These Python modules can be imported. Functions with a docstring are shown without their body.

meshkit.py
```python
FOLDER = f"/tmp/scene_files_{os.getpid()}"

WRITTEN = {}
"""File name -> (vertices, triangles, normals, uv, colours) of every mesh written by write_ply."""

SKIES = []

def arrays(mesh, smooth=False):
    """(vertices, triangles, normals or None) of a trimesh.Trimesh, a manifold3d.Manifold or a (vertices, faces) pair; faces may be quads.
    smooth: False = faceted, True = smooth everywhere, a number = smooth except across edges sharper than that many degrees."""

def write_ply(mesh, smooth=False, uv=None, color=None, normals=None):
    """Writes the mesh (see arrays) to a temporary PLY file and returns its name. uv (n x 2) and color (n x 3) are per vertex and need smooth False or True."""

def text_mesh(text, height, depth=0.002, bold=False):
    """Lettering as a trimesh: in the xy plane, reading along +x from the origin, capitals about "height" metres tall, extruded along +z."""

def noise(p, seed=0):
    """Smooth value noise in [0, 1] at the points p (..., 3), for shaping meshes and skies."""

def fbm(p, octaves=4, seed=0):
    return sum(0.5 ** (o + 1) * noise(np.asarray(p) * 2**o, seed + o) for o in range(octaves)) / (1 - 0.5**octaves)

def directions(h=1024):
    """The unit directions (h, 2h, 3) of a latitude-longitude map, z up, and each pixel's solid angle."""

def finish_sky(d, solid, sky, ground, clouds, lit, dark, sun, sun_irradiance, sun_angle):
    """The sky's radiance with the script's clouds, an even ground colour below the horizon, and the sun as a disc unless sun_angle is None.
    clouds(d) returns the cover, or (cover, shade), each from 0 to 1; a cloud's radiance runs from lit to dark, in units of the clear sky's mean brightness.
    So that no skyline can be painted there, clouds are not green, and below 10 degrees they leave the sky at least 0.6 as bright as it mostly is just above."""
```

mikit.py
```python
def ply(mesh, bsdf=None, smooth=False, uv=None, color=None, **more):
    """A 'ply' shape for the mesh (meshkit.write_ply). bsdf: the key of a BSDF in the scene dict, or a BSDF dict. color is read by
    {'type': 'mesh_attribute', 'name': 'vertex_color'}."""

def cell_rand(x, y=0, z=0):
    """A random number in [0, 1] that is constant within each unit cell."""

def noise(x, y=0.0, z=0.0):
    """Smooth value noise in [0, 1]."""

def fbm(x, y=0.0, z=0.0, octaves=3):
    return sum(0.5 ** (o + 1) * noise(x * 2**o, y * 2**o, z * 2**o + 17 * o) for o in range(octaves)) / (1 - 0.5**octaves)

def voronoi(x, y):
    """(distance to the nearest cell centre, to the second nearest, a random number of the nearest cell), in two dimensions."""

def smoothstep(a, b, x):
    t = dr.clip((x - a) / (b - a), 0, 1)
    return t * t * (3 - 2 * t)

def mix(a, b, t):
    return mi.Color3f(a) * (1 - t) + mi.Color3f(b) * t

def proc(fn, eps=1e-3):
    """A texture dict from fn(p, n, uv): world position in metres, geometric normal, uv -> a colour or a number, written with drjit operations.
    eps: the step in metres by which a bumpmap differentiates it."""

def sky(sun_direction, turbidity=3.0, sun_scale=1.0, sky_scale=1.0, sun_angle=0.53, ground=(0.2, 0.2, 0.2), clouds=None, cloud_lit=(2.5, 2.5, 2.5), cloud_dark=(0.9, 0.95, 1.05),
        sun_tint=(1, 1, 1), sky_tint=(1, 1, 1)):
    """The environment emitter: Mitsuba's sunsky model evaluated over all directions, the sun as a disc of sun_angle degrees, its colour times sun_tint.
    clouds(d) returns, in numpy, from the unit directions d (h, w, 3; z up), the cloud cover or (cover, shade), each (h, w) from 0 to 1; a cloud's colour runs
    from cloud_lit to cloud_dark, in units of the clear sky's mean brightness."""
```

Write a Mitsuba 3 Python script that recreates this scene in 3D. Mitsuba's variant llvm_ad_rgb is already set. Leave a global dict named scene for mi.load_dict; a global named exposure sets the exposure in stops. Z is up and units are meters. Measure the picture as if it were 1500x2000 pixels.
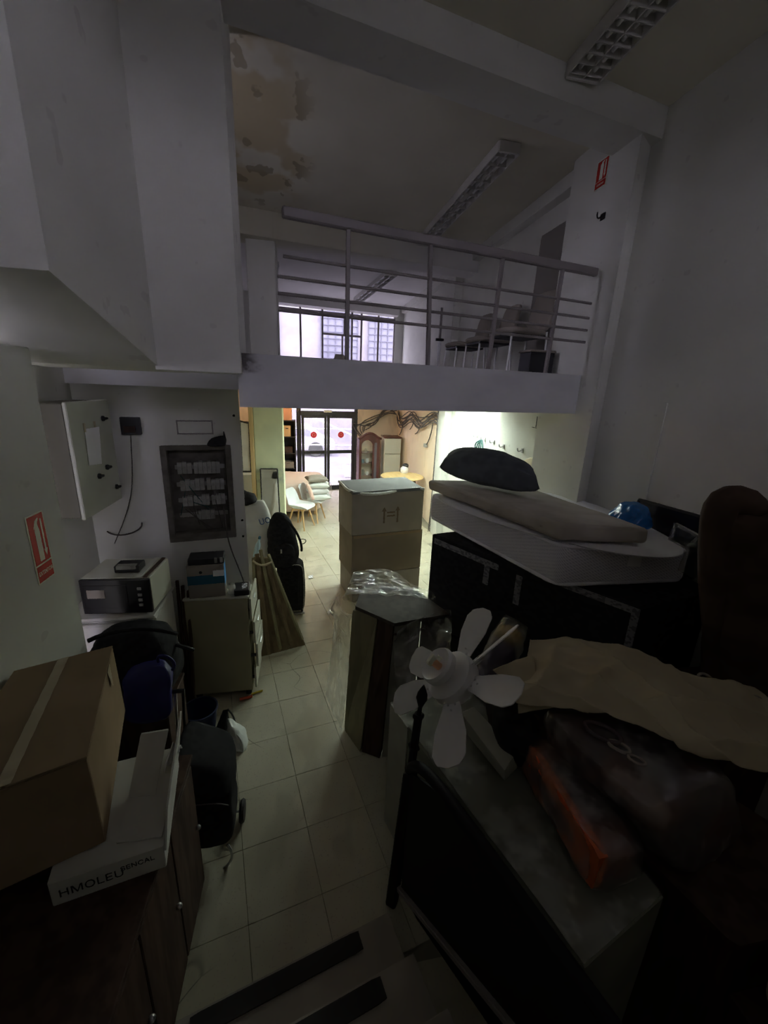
import math, random
import numpy as np, trimesh, drjit as dr, mitsuba as mi, mikit, meshkit
from shapely.geometry import Polygon, Point, box as sbox
from mitsuba import ScalarTransform4f as T4

random.seed(7); rng = np.random.default_rng(7)
scene = {'type': 'scene'}
labels = {}
# ---------------------------------------------------------------- camera, sky, exposure
EYE = np.array([0.0, 0.0, 2.9]); FWD = np.array((0.18179, 0.94069, -0.28646)); UPV = np.array((0.01434, 0.28875, 0.95730))
scene['camera'] = {'type': 'perspective', 'fov': 85.740, 'fov_axis': 'x', 'near_clip': 0.02, 'far_clip': 200.0,
                   'to_world': T4().look_at(origin=EYE.tolist(), target=(EYE + FWD).tolist(), up=UPV.tolist())}
exposure = 2.85
SKY = 135.0          # strength of the overcast sky
TUBE = 26.0         # radiance of the lit fluorescent tubes
BULB = 120.0        # radiance of the unseen warm bulb
scene['sky'] = mikit.sky((0.3, 0.8, 0.5), turbidity=6.0, sun_scale=0.0, sky_scale=SKY * 0.10, ground=(0.3, 0.3, 0.3),
                         clouds=lambda d: np.ones(d.shape[:2]), cloud_lit=(0.99, 0.93, 1.20), cloud_dark=(1, 1, 1))

# ---------------------------------------------------------------- materials
def principled(c, rough=0.6, **k):
    d = {'type': 'principled', 'roughness': rough, 'specular': k.pop('specular', 0.35)}
    d['base_color'] = c if isinstance(c, dict) else {'type': 'rgb', 'value': list(c)}
    d.update(k)
    return {'type': 'twosided', 'bsdf': d}
def mat(name, c, rough=0.6, **k):
    scene['mat_' + name] = principled(c, rough, **k)
    return 'mat_' + name
P = mikit
def two(a, b, f, s=1.0):
    """colour varying softly between a and b"""
    return P.proc(lambda p, n, uv: P.mix(a, b, P.smoothstep(0.3, 0.7, P.fbm(p.x * f, p.y * f, p.z * f * s))))

def wall_fn(p, n, uv):
    c = P.mix((0.60, 0.60, 0.55), (0.53, 0.53, 0.485), P.smoothstep(0.35, 0.75, P.fbm(p.x * 1.3, p.y * 1.3, p.z * 1.3)))
    spot = P.smoothstep(0.74, 0.80, P.fbm(p.x * 9, p.y * 9, p.z * 9 + 5))
    return P.mix(c, (0.38, 0.36, 0.33), spot * 0.35)
WALL = mat('wall', P.proc(wall_fn), 0.85, specular=0.15)
def ceil_fn(p, n, uv):
    c = P.mix((0.60, 0.58, 0.47), (0.52, 0.50, 0.40), P.smoothstep(0.3, 0.7, P.fbm(p.x * 1.1, p.y * 1.1, 3)))
    c = P.mix(c, (0.66, 0.65, 0.63), P.smoothstep(6.4, 6.9, p.y))          # paler beyond the far beam: window light painted into the colour
    # water damage: peeled, brownish plaster beside the column
    d = dr.sqrt(dr.square((p.x + 0.45) / 0.65) + dr.square((p.y - 4.6) / 1.9))
    m = (1 - P.smoothstep(0.5, 1.05, d)) * P.smoothstep(0.42, 0.56, P.fbm(p.x * 3.1, p.y * 2.2, 9, octaves=4))
    c = P.mix(c, (0.44, 0.36, 0.20), m * 0.7)
    q = (1 - P.smoothstep(0.6, 1.0, d)) * P.smoothstep(0.66, 0.70, P.fbm(p.x * 6 + 3, p.y * 4, 2, octaves=4))
    return P.mix(c, (0.22, 0.18, 0.10), q * 0.6)
CEIL = mat('ceiling', P.proc(ceil_fn), 0.9, specular=0.1)
def slab_fn(p, n, uv):
    c = P.mix((0.56, 0.56, 0.56), (0.50, 0.50, 0.51), P.smoothstep(0.3, 0.7, P.fbm(p.x * 3, p.y * 3, p.z * 6)))
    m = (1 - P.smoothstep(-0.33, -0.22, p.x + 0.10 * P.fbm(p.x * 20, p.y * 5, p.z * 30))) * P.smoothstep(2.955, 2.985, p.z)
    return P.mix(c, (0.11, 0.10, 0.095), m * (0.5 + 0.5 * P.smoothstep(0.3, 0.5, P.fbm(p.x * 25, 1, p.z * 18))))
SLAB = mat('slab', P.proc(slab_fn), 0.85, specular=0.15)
def peach_fn(p, n, uv):
    c = P.mix((0.72, 0.60, 0.46), (0.66, 0.54, 0.41), P.smoothstep(0.3, 0.7, P.fbm(p.x * 2, p.y * 2, p.z * 1.2)))
    return P.mix(c, (0.45, 0.36, 0.27), P.smoothstep(0.62, 0.8, P.fbm(p.x * 5, p.y * 5, p.z * 1.5 + 7)) * 0.5)
PEACH = mat('peach_wall', P.proc(peach_fn), 0.85, specular=0.15)
GREENCOL = mat('green_plaster', P.proc(lambda p, n, uv: P.mix(P.mix((0.60, 0.63, 0.44), (0.54, 0.57, 0.40), P.smoothstep(0.3, 0.7, P.fbm(p.x * 3, p.y * 3, p.z * 2))),
               (0.40, 0.44, 0.36), P.smoothstep(0.45, 0.7, P.fbm(p.x * 9, p.y * 9, p.z * 9)) * (1 - P.smoothstep(0.05, 0.22, dr.abs(p.z - 1.22))) * 0.8)), 0.85, specular=0.15)
def floor_fn(p, n, uv):
    c = P.mix((0.50, 0.47, 0.37), (0.43, 0.40, 0.30), P.smoothstep(0.3, 0.7, P.fbm(p.x * 1.7, p.y * 1.7, 0)))
    c = P.mix(c, (0.30, 0.28, 0.21), P.smoothstep(0.58, 0.75, P.fbm(p.x * 5 + 4, p.y * 3, 2)) * 0.35)
    v = P.noise(p.x * 140, p.y * 140, 1)
    c = P.mix(c, (0.36, 0.31, 0.25), P.smoothstep(0.80, 0.9, v) * 0.5)
    a, b, r = P.voronoi(p.x * 1.15 + 0.35 * P.noise(p.x * 3, p.y * 3), p.y * 1.15 + 0.35 * P.noise(p.x * 3, p.y * 3, 7))
    crack = (1 - P.smoothstep(0.0, 0.012, b - a)) * P.smoothstep(0.5, 0.6, P.noise(p.x * 1.5, p.y * 1.5, 4))
    return P.mix(c, (0.12, 0.11, 0.08), crack * 0.8)
TILE = mat('terrazzo', P.proc(floor_fn), 0.38, specular=0.45)
GROUT = mat('grout', (0.22, 0.205, 0.155), 0.9)
def card_fn(p, n, uv):
    c = P.mix((0.26, 0.19, 0.12), (0.225, 0.165, 0.10), P.smoothstep(0.3, 0.7, P.fbm(p.x * 4, p.y * 4, p.z * 4)))
    return P.mix(c, (0.20, 0.14, 0.08), P.smoothstep(0.6, 0.85, P.fbm(p.x * 14, p.y * 14, p.z * 5)) * 0.4)
CARD = mat('cardboard', P.proc(card_fn), 0.85, specular=0.15)
CARDGREY = mat('greyed_cardboard', two((0.27, 0.24, 0.205), (0.23, 0.205, 0.175), 3.0), 0.85, specular=0.15)
WHITECARD = mat('white_card', two((0.58, 0.58, 0.54), (0.50, 0.50, 0.46), 4.0), 0.8)
PRINT = mat('dark_print', (0.13, 0.09, 0.06), 0.9)
INK = mat('black_ink', (0.02, 0.02, 0.02), 0.7)
TAPE = mat('packing_tape', (0.42, 0.36, 0.25), 0.12, specular=0.8, clearcoat=0.8)
METAL = mat('painted_metal', (0.50, 0.49, 0.46), 0.45)
RAILM = mat('railing_paint', (0.22, 0.20, 0.195), 0.55)
WHITEMETAL = mat('white_metal', (0.80, 0.80, 0.80), 0.35)
STEEL = mat('dull_steel', (0.45, 0.45, 0.46), 0.35, metallic=0.9)
COPPER = mat('copper', (0.75, 0.45, 0.28), 0.35, metallic=0.6)
CHROME = mat('chrome', (0.8, 0.8, 0.8), 0.12, metallic=1.0)
BLACK = mat('black_plastic', (0.018, 0.018, 0.02), 0.45)
BLACKCLOTH = mat('black_cloth', two((0.012, 0.012, 0.014), (0.020, 0.020, 0.022), 30.0), 0.85, specular=0.15)
BLACKGLOSS = mat('black_gloss', (0.012, 0.011, 0.013), 0.18, specular=0.5)
IRON = mat('black_iron', (0.010, 0.009, 0.011), 0.65, specular=0.15)
GREYBOX = mat('grey_enamel', two((0.50, 0.51, 0.44), (0.44, 0.45, 0.38), 2.5), 0.5)
PAPER = mat('paper', (0.78, 0.78, 0.80), 0.8)
RED = mat('sign_red', (0.42, 0.035, 0.025), 0.45)
REDBRIGHT = mat('decal_red', (0.55, 0.02, 0.03), 0.5)
SIGNWHITE = mat('sign_white', (0.66, 0.66, 0.55), 0.5)
WOODCREAM = mat('cream_laminate', (0.52, 0.52, 0.44), 0.45)
SIDEPANEL = mat('raw_side_panel', two((0.36, 0.34, 0.23), (0.32, 0.30, 0.20), 3.0), 0.6)
def wood_tex(a, b, fx, fy, fz):
    def fn(p, n, uv):
        w = P.fbm(p.x * fx + 2 * P.noise(p.x * 2, p.y * 2, p.z * 2), p.y * fy, p.z * fz, octaves=4)
        return P.mix(a, b, P.smoothstep(0.3, 0.7, w))
    return P.proc(fn)
DARKWOOD = mat('dark_wood', wood_tex((0.060, 0.035, 0.025), (0.035, 0.020, 0.015), 20, 20, 2), 0.65, specular=0.2)
SHADEBOARD = mat('shaded_board', two((0.19, 0.20, 0.155), (0.16, 0.17, 0.13), 5.0), 0.7)  # pale board darkened: foreground shade put into the colour
REDWOOD = mat('mahogany', wood_tex((0.095, 0.030, 0.026), (0.060, 0.020, 0.018), 14, 14, 2), 0.35)
LIGHTWOOD = mat('beech', wood_tex((0.60, 0.40, 0.20), (0.52, 0.33, 0.15), 20, 20, 3), 0.45)
TABLEWOOD = mat('table_birch', wood_tex((0.66, 0.50, 0.24), (0.60, 0.44, 0.20), 18, 4, 8), 0.45)
PLANKWOOD = mat('old_plank', wood_tex((0.20, 0.15, 0.085), (0.13, 0.095, 0.055), 26, 26, 2.2), 0.7)
GREENBOARD = mat('greenish_board', wood_tex((0.22, 0.20, 0.115), (0.175, 0.16, 0.09), 24, 24, 2), 0.65)
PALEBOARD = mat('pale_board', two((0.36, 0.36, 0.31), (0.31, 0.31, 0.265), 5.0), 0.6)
POSTWOOD = mat('yellow_post', wood_tex((0.56, 0.42, 0.22), (0.48, 0.36, 0.18), 20, 20, 2), 0.6)
FOAM = mat('foam_cover', two((0.40, 0.365, 0.31), (0.33, 0.30, 0.25), 5.0), 0.95, specular=0.05, sheen=0.4)
def tick_fn(p, n, uv):
    w = P.smoothstep(-0.3, 0.5, dr.sin((uv.x * 1.0 + uv.y * 0.9) * 2 * math.pi / 0.016))
    v = P.smoothstep(-0.2, 0.6, dr.sin((uv.x * 0.35 - uv.y * 1.0) * 2 * math.pi / 0.026))
    return P.mix((0.66, 0.66, 0.70), (0.40, 0.40, 0.46), w * (0.35 + 0.65 * v) * 0.85)
TICKING = mat('mattress_ticking', P.proc(tick_fn), 0.85, specular=0.1)
PIPING = mat('white_piping', (0.70, 0.70, 0.74), 0.8)
QUILT = mat('quilted_white', (0.66, 0.66, 0.66), 0.85)
PILLOW = mat('slate_pillow', two((0.085, 0.095, 0.105), (0.065, 0.072, 0.080), 12.0), 0.9, specular=0.1, sheen=0.3)
CREAMCLOTH = mat('cream_cloth', two((0.50, 0.44, 0.31), (0.43, 0.37, 0.26), 5.0), 0.92, specular=0.05, sheen=0.2)
BLUEBAG = mat('blue_plastic', (0.012, 0.10, 0.30), 0.22, specular=0.6)
NAVYBAG = mat('navy_bag', (0.012, 0.012, 0.10), 0.45)
BLUELABEL = mat('blue_label', (0.08, 0.28, 0.58), 0.5)
TEAL = mat('teal_band', (0.02, 0.09, 0.14), 0.5)
WHITEBAG = mat('white_bag', two((0.66, 0.68, 0.65), (0.58, 0.60, 0.57), 6.0), 0.45)
WHITESHELL = mat('white_shell', (0.74, 0.76, 0.78), 0.4)
SHEET = mat('blush_sheet', two((0.72, 0.60, 0.52), (0.68, 0.57, 0.50), 2.0), 0.85)
PINKCLOTH = mat('pink_cushion', (0.72, 0.50, 0.42), 0.8)
PLUSH = mat('brown_plush', two((0.075, 0.050, 0.036), (0.045, 0.030, 0.022), 9.0), 0.95, specular=0.05, sheen=0.5)
FANWHITE = mat('fan_white', (0.66, 0.66, 0.67), 0.5)
ORANGE = mat('orange_print', (0.50, 0.11, 0.03), 0.45)
RUSSET = mat('russet_print', two((0.13, 0.060, 0.045), (0.05, 0.04, 0.045), 6.0), 0.4)
PURPLE = mat('purple_cloth', (0.05, 0.03, 0.07), 0.6)
YELLOW = mat('ochre_cloth', (0.40, 0.27, 0.08), 0.6)
TREADM = mat('stair_stone', two((0.33, 0.30, 0.26), (0.28, 0.255, 0.22), 6.0), 0.7)
RUBBER = mat('black_rubber', (0.014, 0.012, 0.012), 0.7)
CABLE = mat('cable_sheath', (0.075, 0.065, 0.062), 0.6)
GREENROPE = mat('green_cord', (0.02, 0.065, 0.065), 0.7)
ASPHALT = mat('asphalt', two((0.13, 0.125, 0.135), (0.115, 0.11, 0.12), 3.0), 0.9)
KERB = mat('kerb', (0.19, 0.18, 0.185), 0.9)
FACADE = mat('facade', two((0.20, 0.19, 0.20), (0.175, 0.165, 0.175), 1.5), 0.9)
FACADEWIN = mat('facade_glass', (0.12, 0.12, 0.15), 0.2, specular=0.4)
GRILLE = mat('grille', (0.07, 0.07, 0.09), 0.6)
CARPAINT = mat('car_paint', (0.25, 0.245, 0.26), 0.35)
CARGLASS = mat('car_glass', (0.18, 0.18, 0.20), 0.3)
CARTON = mat('dark_carton', two((0.20, 0.165, 0.125), (0.165, 0.135, 0.10), 3.0), 0.85, specular=0.15)
BLANKET = mat('grey_blanket', (0.10, 0.10, 0.10), 0.9)
TYRE = mat('tyre', (0.03, 0.03, 0.03), 0.8)
MIRRORM = mat('mirror_glass', (0.85, 0.87, 0.86), 0.03, metallic=1.0)
SOCKET = mat('device_grey', two((0.34, 0.34, 0.32), (0.27, 0.27, 0.255), 15.0), 0.5)
RAILSTEEL = mat('din_rail', (0.30, 0.30, 0.29), 0.4, metallic=0.6)
ROUGHHOLE = mat('raw_mortar', two((0.13, 0.12, 0.105), (0.09, 0.082, 0.07), 14.0), 0.95)
scene['mat_pane'] = {'type': 'thindielectric', 'int_ior': 1.5}
scene['mat_film_haze'] = {'type': 'principledthin', 'base_color': {'type': 'rgb', 'value': [0.75, 0.78, 0.74]}, 'roughness': 0.25, 'diff_trans': 1.0, 'spec_trans': 0.0, 'eta': 1.5}
def film(name, w):
    scene['mat_' + name] = {'type': 'blendbsdf', 'weight': w, 'a': {'type': 'thindielectric', 'int_ior': 1.45}, 'b': {'type': 'ref', 'id': 'mat_film_haze'}}
    return 'mat_' + name
FILM = film('plastic_film', P.proc(lambda p, n, uv: 0.04 + 0.22 * P.smoothstep(0.5, 0.75, P.fbm(p.x * 7, p.y * 7, p.z * 3, octaves=4))))
THINFILM = film('thin_film', 0.10)
FILM2 = film('light_film', P.proc(lambda p, n, uv: 0.02 + 0.13 * P.smoothstep(0.5, 0.78, P.fbm(p.x * 9, p.y * 9, p.z * 4, octaves=4))))
PANE = 'mat_pane'
BOTTLE = THINFILM
scene['mat_tube'] = {'type': 'diffuse', 'reflectance': {'type': 'rgb', 'value': [0.8, 0.8, 0.8]}}

# ---------------------------------------------------------------- naming
def numbered(name):
    taken = lambda k: k in scene or k in labels or any(s.startswith(k + '__') for s in scene)
    if not taken(name): return name
    i = 1
    while taken('%s_%03d' % (name, i)): i += 1
    return '%s_%03d' % (name, i)
def tag(key, label=None, cat=None, group=None, kind=None):
    d = labels.setdefault(key, {})
    for k, v in (('label', label), ('category', cat), ('group', group), ('kind', kind)):
        if v: d[k] = v
    return key
def put(key, mesh, m, smooth=False, **k):
    if smooth is True or 'uv' in k:
        pass
    scene[key] = mikit.ply(mesh, m, smooth=smooth, **k)
    return key
def thing(name, label, cat, group=None):
    return tag(numbered(name), label, cat, group)
def part(parent, name, mesh, m, smooth=False, label=None, kind=None, **k):
    key = numbered(parent + '__' + name)
    put(key, mesh, m, smooth, **k)
    if label or kind: tag(key, label, None, None, kind)
    return key
def single(name, mesh, m, label, cat, smooth=False, group=None, kind=None, **k):
    key = numbered(name); put(key, mesh, m, smooth, **k)
    return tag(key, label, cat, group, kind)
def struct(name, mesh, m, smooth=False, **k):
    key = numbered(name); put(key, mesh, m, smooth, **k)
    return tag(key, kind='structure')

# ---------------------------------------------------------------- shapes
A = np.array
cat = trimesh.util.concatenate
def hull(pts): return trimesh.convex.convex_hull(np.asarray(pts, float))
def bx(x0, y0, z0, x1, y1, z1, b=0.004):
    """a box with chamfered edges"""
    lo, hi = np.minimum((x0, y0, z0), (x1, y1, z1)), np.maximum((x0, y0, z0), (x1, y1, z1))
    b = min(b, 0.45 * (hi - lo).min())
    if b <= 0: return trimesh.creation.box(bounds=[lo, hi])
    pts = []
    for s in np.ndindex(2, 2, 2):
        c = np.where(A(s) == 0, lo, hi); d = np.where(A(s) == 0, 1, -1)
        for k in range(3):
            e = d * b; e[k] = 0; pts.append(c + e)
    return hull(pts)
def tri(c8, q):
    """trilinear map of q in the unit cube to a hexahedron: bottom ring c0..c3, top ring c4..c7 (both in turn)"""
    c = np.asarray(c8, float); u, v, w = q[:, 0:1], q[:, 1:2], q[:, 2:3]
    lo = c[0] * (1 - u) * (1 - v) + c[1] * u * (1 - v) + c[2] * u * v + c[3] * (1 - u) * v
    hi = c[4] * (1 - u) * (1 - v) + c[5] * u * (1 - v) + c[6] * u * v + c[7] * (1 - u) * v
    return lo * (1 - w) + hi * w
def hexa(c8, b=0.02):
    """a chamfered hexahedron; b is the chamfer as a share of each edge"""
    m = bx(0, 0, 0, 1, 1, 1, b); v = tri(c8, np.array(m.vertices))
    return fix(trimesh.Trimesh(v, m.faces, process=False))
def fix(m):
    if m.volume < 0: m.invert()
    return m
def up(base, h, d=(0, 0, 1)):
    b = [A(p, float) for p in base]; return b + [p + A(d) * h for p in b]
def grid_box(n=(12, 12, 6)):
    """the surface of the unit cube as a fine grid"""
    V, F = [], []; at = 0
    for ax in range(3):
        a, b = [k for k in range(3) if k != ax]
        for side in (0, 1):
            U, W = np.meshgrid(np.linspace(0, 1, n[a] + 1), np.linspace(0, 1, n[b] + 1), indexing='ij')
            p = np.zeros(U.shape + (3,)); p[..., a] = U; p[..., b] = W; p[..., ax] = side
            i = np.arange(U.size).reshape(U.shape) + at
            q = np.stack([i[:-1, :-1], i[1:, :-1], i[1:, 1:], i[:-1, 1:]], -1).reshape(-1, 4)
            flip = (side == 0) ^ (ax == 1)
            if flip: q = q[:, ::-1]
            V.append(p.reshape(-1, 3)); F.append(q[:, [0, 1, 2]]); F.append(q[:, [0, 2, 3]]); at += U.size
    m = trimesh.Trimesh(np.vstack(V), np.vstack(F), process=False); m.merge_vertices(); return m
def soft(c8, n=(14, 14, 6), r=0.25, puff=0.0, noise=0.0, freq=6.0, seed=0):
    """a soft, rounded, slightly crumpled body filling a hexahedron; r = roundness 0..1, puff = swelling of the faces' middles"""
    m = grid_box(n); q = np.array(m.vertices) * 2 - 1
    L = 2 + 10 * (1 - r) ** 2
    mx = np.abs(q).max(1); ln = (np.abs(q) ** L).sum(1) ** (1 / L)
    q = q * (mx / np.maximum(ln, 1e-9))[:, None]
    if puff:
        for k in range(3):
            o = [j for j in range(3) if j != k]
            q[:, k] *= 1 + puff * (1 - q[:, o[0]] ** 2).clip(0) * (1 - q[:, o[1]] ** 2).clip(0)
    v = tri(c8, (q + 1) / 2); m = fix(trimesh.Trimesh(v, m.faces, process=False))
    if noise:
        d = meshkit.fbm(v * freq, 3, seed)[:, None] - 0.5
        m = trimesh.Trimesh(v + np.array(m.vertex_normals) * d * 2 * noise, m.faces, process=False)
    return m
def rbox(c8, rad, n=(6, 6, 6), puff=0.0, noise=0.0, freq=6.0, seed=0):
    """a box filling a hexahedron, its edges rounded by rad metres, its faces swelling by puff metres"""
    c = np.asarray(c8, float)
    L = A([np.linalg.norm(c[1] - c[0]), np.linalg.norm(c[3] - c[0]), np.linalg.norm(c[4] - c[0])]); h = L / 2
    m = grid_box(tuple(k + 8 for k in n)); q = np.array(m.vertices) * 2 - 1
    for k in range(3):
        e = min(0.9, rad / h[k]); s = n[k]; t = (q[:, k] + 1) / 2 * (s + 8)
        x = np.where(t < 4, -1 + e * t / 4, np.where(t > s + 4, 1 - e * (s + 8 - t) / 4, -1 + e + (2 - 2 * e) * (t - 4) / max(s, 1)))
        q[:, k] = x
    p = q * h; core = np.clip(p, -(h - rad).clip(0), (h - rad).clip(0)); d = p - core; ln = np.linalg.norm(d, axis=1, keepdims=True)
    p = np.where(ln > 1e-9, core + d / np.maximum(ln, 1e-9) * np.minimum(rad, ln.max()) * np.where(ln > 1e-9, 1, 0), p)
    if puff:
        for k in range(3):
            o = [j for j in range(3) if j != k]
            p[:, k] += np.sign(q[:, k]) * (np.abs(q[:, k]) > 0.95) * puff * (1 - q[:, o[0]] ** 2).clip(0) * (1 - q[:, o[1]] ** 2).clip(0)
    v = tri(c8, (p / h + 1) / 2); m = fix(trimesh.Trimesh(v, m.faces, process=False))
    if noise:
        g = meshkit.fbm(v * freq, 3, seed)[:, None] - 0.5
        m = trimesh.Trimesh(v + np.array(m.vertex_normals) * g * 2 * noise, m.faces, process=False)
    return m
def tube(path, r, n=8, caps=True):
    p = np.asarray(path, float); rr = np.broadcast_to(r, (len(p),)).astype(float)
    t = np.gradient(p, axis=0); t /= np.linalg.norm(t, axis=1, keepdims=True) + 1e-12
    a = np.cross(t[0], [0, 0, 1]) if abs(t[0][2]) < 0.9 else np.cross(t[0], [1, 0, 0]); a /= np.linalg.norm(a)
    V = []; ang = np.arange(n) * 2 * np.pi / n
    for i in range(len(p)):
        a = a - t[i] * (a @ t[i]); a /= np.linalg.norm(a); b = np.cross(t[i], a)
        V.append(p[i] + rr[i] * (np.cos(ang)[:, None] * a + np.sin(ang)[:, None] * b))
    V = np.vstack(V); F = []
    for i in range(len(p) - 1):
        for k in range(n):
            a0, a1, b0, b1 = i * n + k, i * n + (k + 1) % n, (i + 1) * n + k, (i + 1) * n + (k + 1) % n
            F += [[a0, a1, b1], [a0, b1, b0]]
    if caps:
        V = np.vstack([V, p[0], p[-1]]); c0, c1 = len(V) - 2, len(V) - 1; e = (len(p) - 1) * n
        for k in range(n): F += [[c0, (k + 1) % n, k], [c1, e + k, e + (k + 1) % n]]
    return fix(trimesh.Trimesh(V, F, process=False))
def curve(pts, n=24):
    from scipy.interpolate import CubicSpline
    p = np.asarray(pts, float)
    if len(p) < 3: return np.linspace(p[0], p[-1], n)
    s = np.r_[0, np.cumsum(np.linalg.norm(np.diff(p, axis=0), axis=1))]
    return CubicSpline(s, p)(np.linspace(0, s[-1], n))
def pillow(c4, thick, n=(24, 18), lo=0.5, noise=0.008, freq=7.0, seed=0):
    """a stuffed pillow: pinched along its seam through the corners c4, thick metres in the middle, lo = share of it below the seam"""
    c = [A(p, float) for p in c4]
    U, W = np.meshgrid(np.linspace(-1, 1, n[0] + 1), np.linspace(-1, 1, n[1] + 1), indexing='ij')
    su, sw = 1 - 0.07 * (1 - W ** 2), 1 - 0.05 * (1 - U ** 2)
    u, w = ((U * su + 1) / 2)[..., None], ((W * sw + 1) / 2)[..., None]
    p = c[0] * (1 - u) * (1 - w) + c[1] * u * (1 - w) + c[2] * u * w + c[3] * (1 - u) * w
    nn = np.cross(c[1] - c[0], c[3] - c[0]); nn /= np.linalg.norm(nn)
    h = (((1 - U ** 2) * (1 - W ** 2)).clip(0) ** 0.33) * (1 + 0.10 * (meshkit.fbm(p * 5, 3, seed) - 0.5))
    h = h[..., None]; N = U.size
    top, bot = (p + nn * h * thick * (1 - lo)).reshape(-1, 3), (p - nn * h * thick * lo).reshape(-1, 3)
    i = np.arange(N).reshape(U.shape); q = np.stack([i[:-1, :-1], i[1:, :-1], i[1:, 1:], i[:-1, 1:]], -1).reshape(-1, 4)
    m = trimesh.Trimesh(np.vstack([top, bot]), np.vstack([q[:, [0, 1, 2]], q[:, [0, 2, 3]], q[:, [0, 2, 1]] + N, q[:, [0, 3, 2]] + N]), process=False)
    m.merge_vertices(); v = np.array(m.vertices)
    m = fix(trimesh.Trimesh(v + np.array(m.vertex_normals) * (meshkit.fbm(v * freq, 3, seed)[:, None] - 0.5) * 2 * noise, m.faces, process=False))
    return m
def bar(p, q, w, h=None, b=0.15):
    """a straight bar of rectangular section w x h from p to q (h is the upright side)"""
    p, q = A(p, float), A(q, float); h = h or w; d = q - p; l = np.linalg.norm(d); d /= l
    s = np.cross(d, [0, 0, 1]); s = s / np.linalg.norm(s) if np.linalg.norm(s) > 1e-3 else A([1.0, 0, 0]); u = np.cross(s, d)
    m = bx(-l / 2, -w / 2, -h / 2, l / 2, w / 2, h / 2, b * min(w, h))
    M = np.eye(4); M[:3, 0], M[:3, 1], M[:3, 2], M[:3, 3] = d, -s, u, (p + q) / 2
    return fix(m.copy().apply_transform(M))
def frame3(o, x, z):
    """4x4: local x along x, local z along z (made square), at o"""
    x = A(x, float); z = A(z, float); z /= np.linalg.norm(z); x = x - z * (x @ z); x /= np.linalg.norm(x)
    M = np.eye(4); M[:3, 0], M[:3, 1], M[:3, 2], M[:3, 3] = x, np.cross(z, x), z, o
    return M
def moved(m, M): return m.copy().apply_transform(M)
def lathe(prof, n=32, M=None):
    m = fix(trimesh.creation.revolve(np.asarray(prof, float), sections=n))
    return moved(m, M) if M is not None else m
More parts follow.
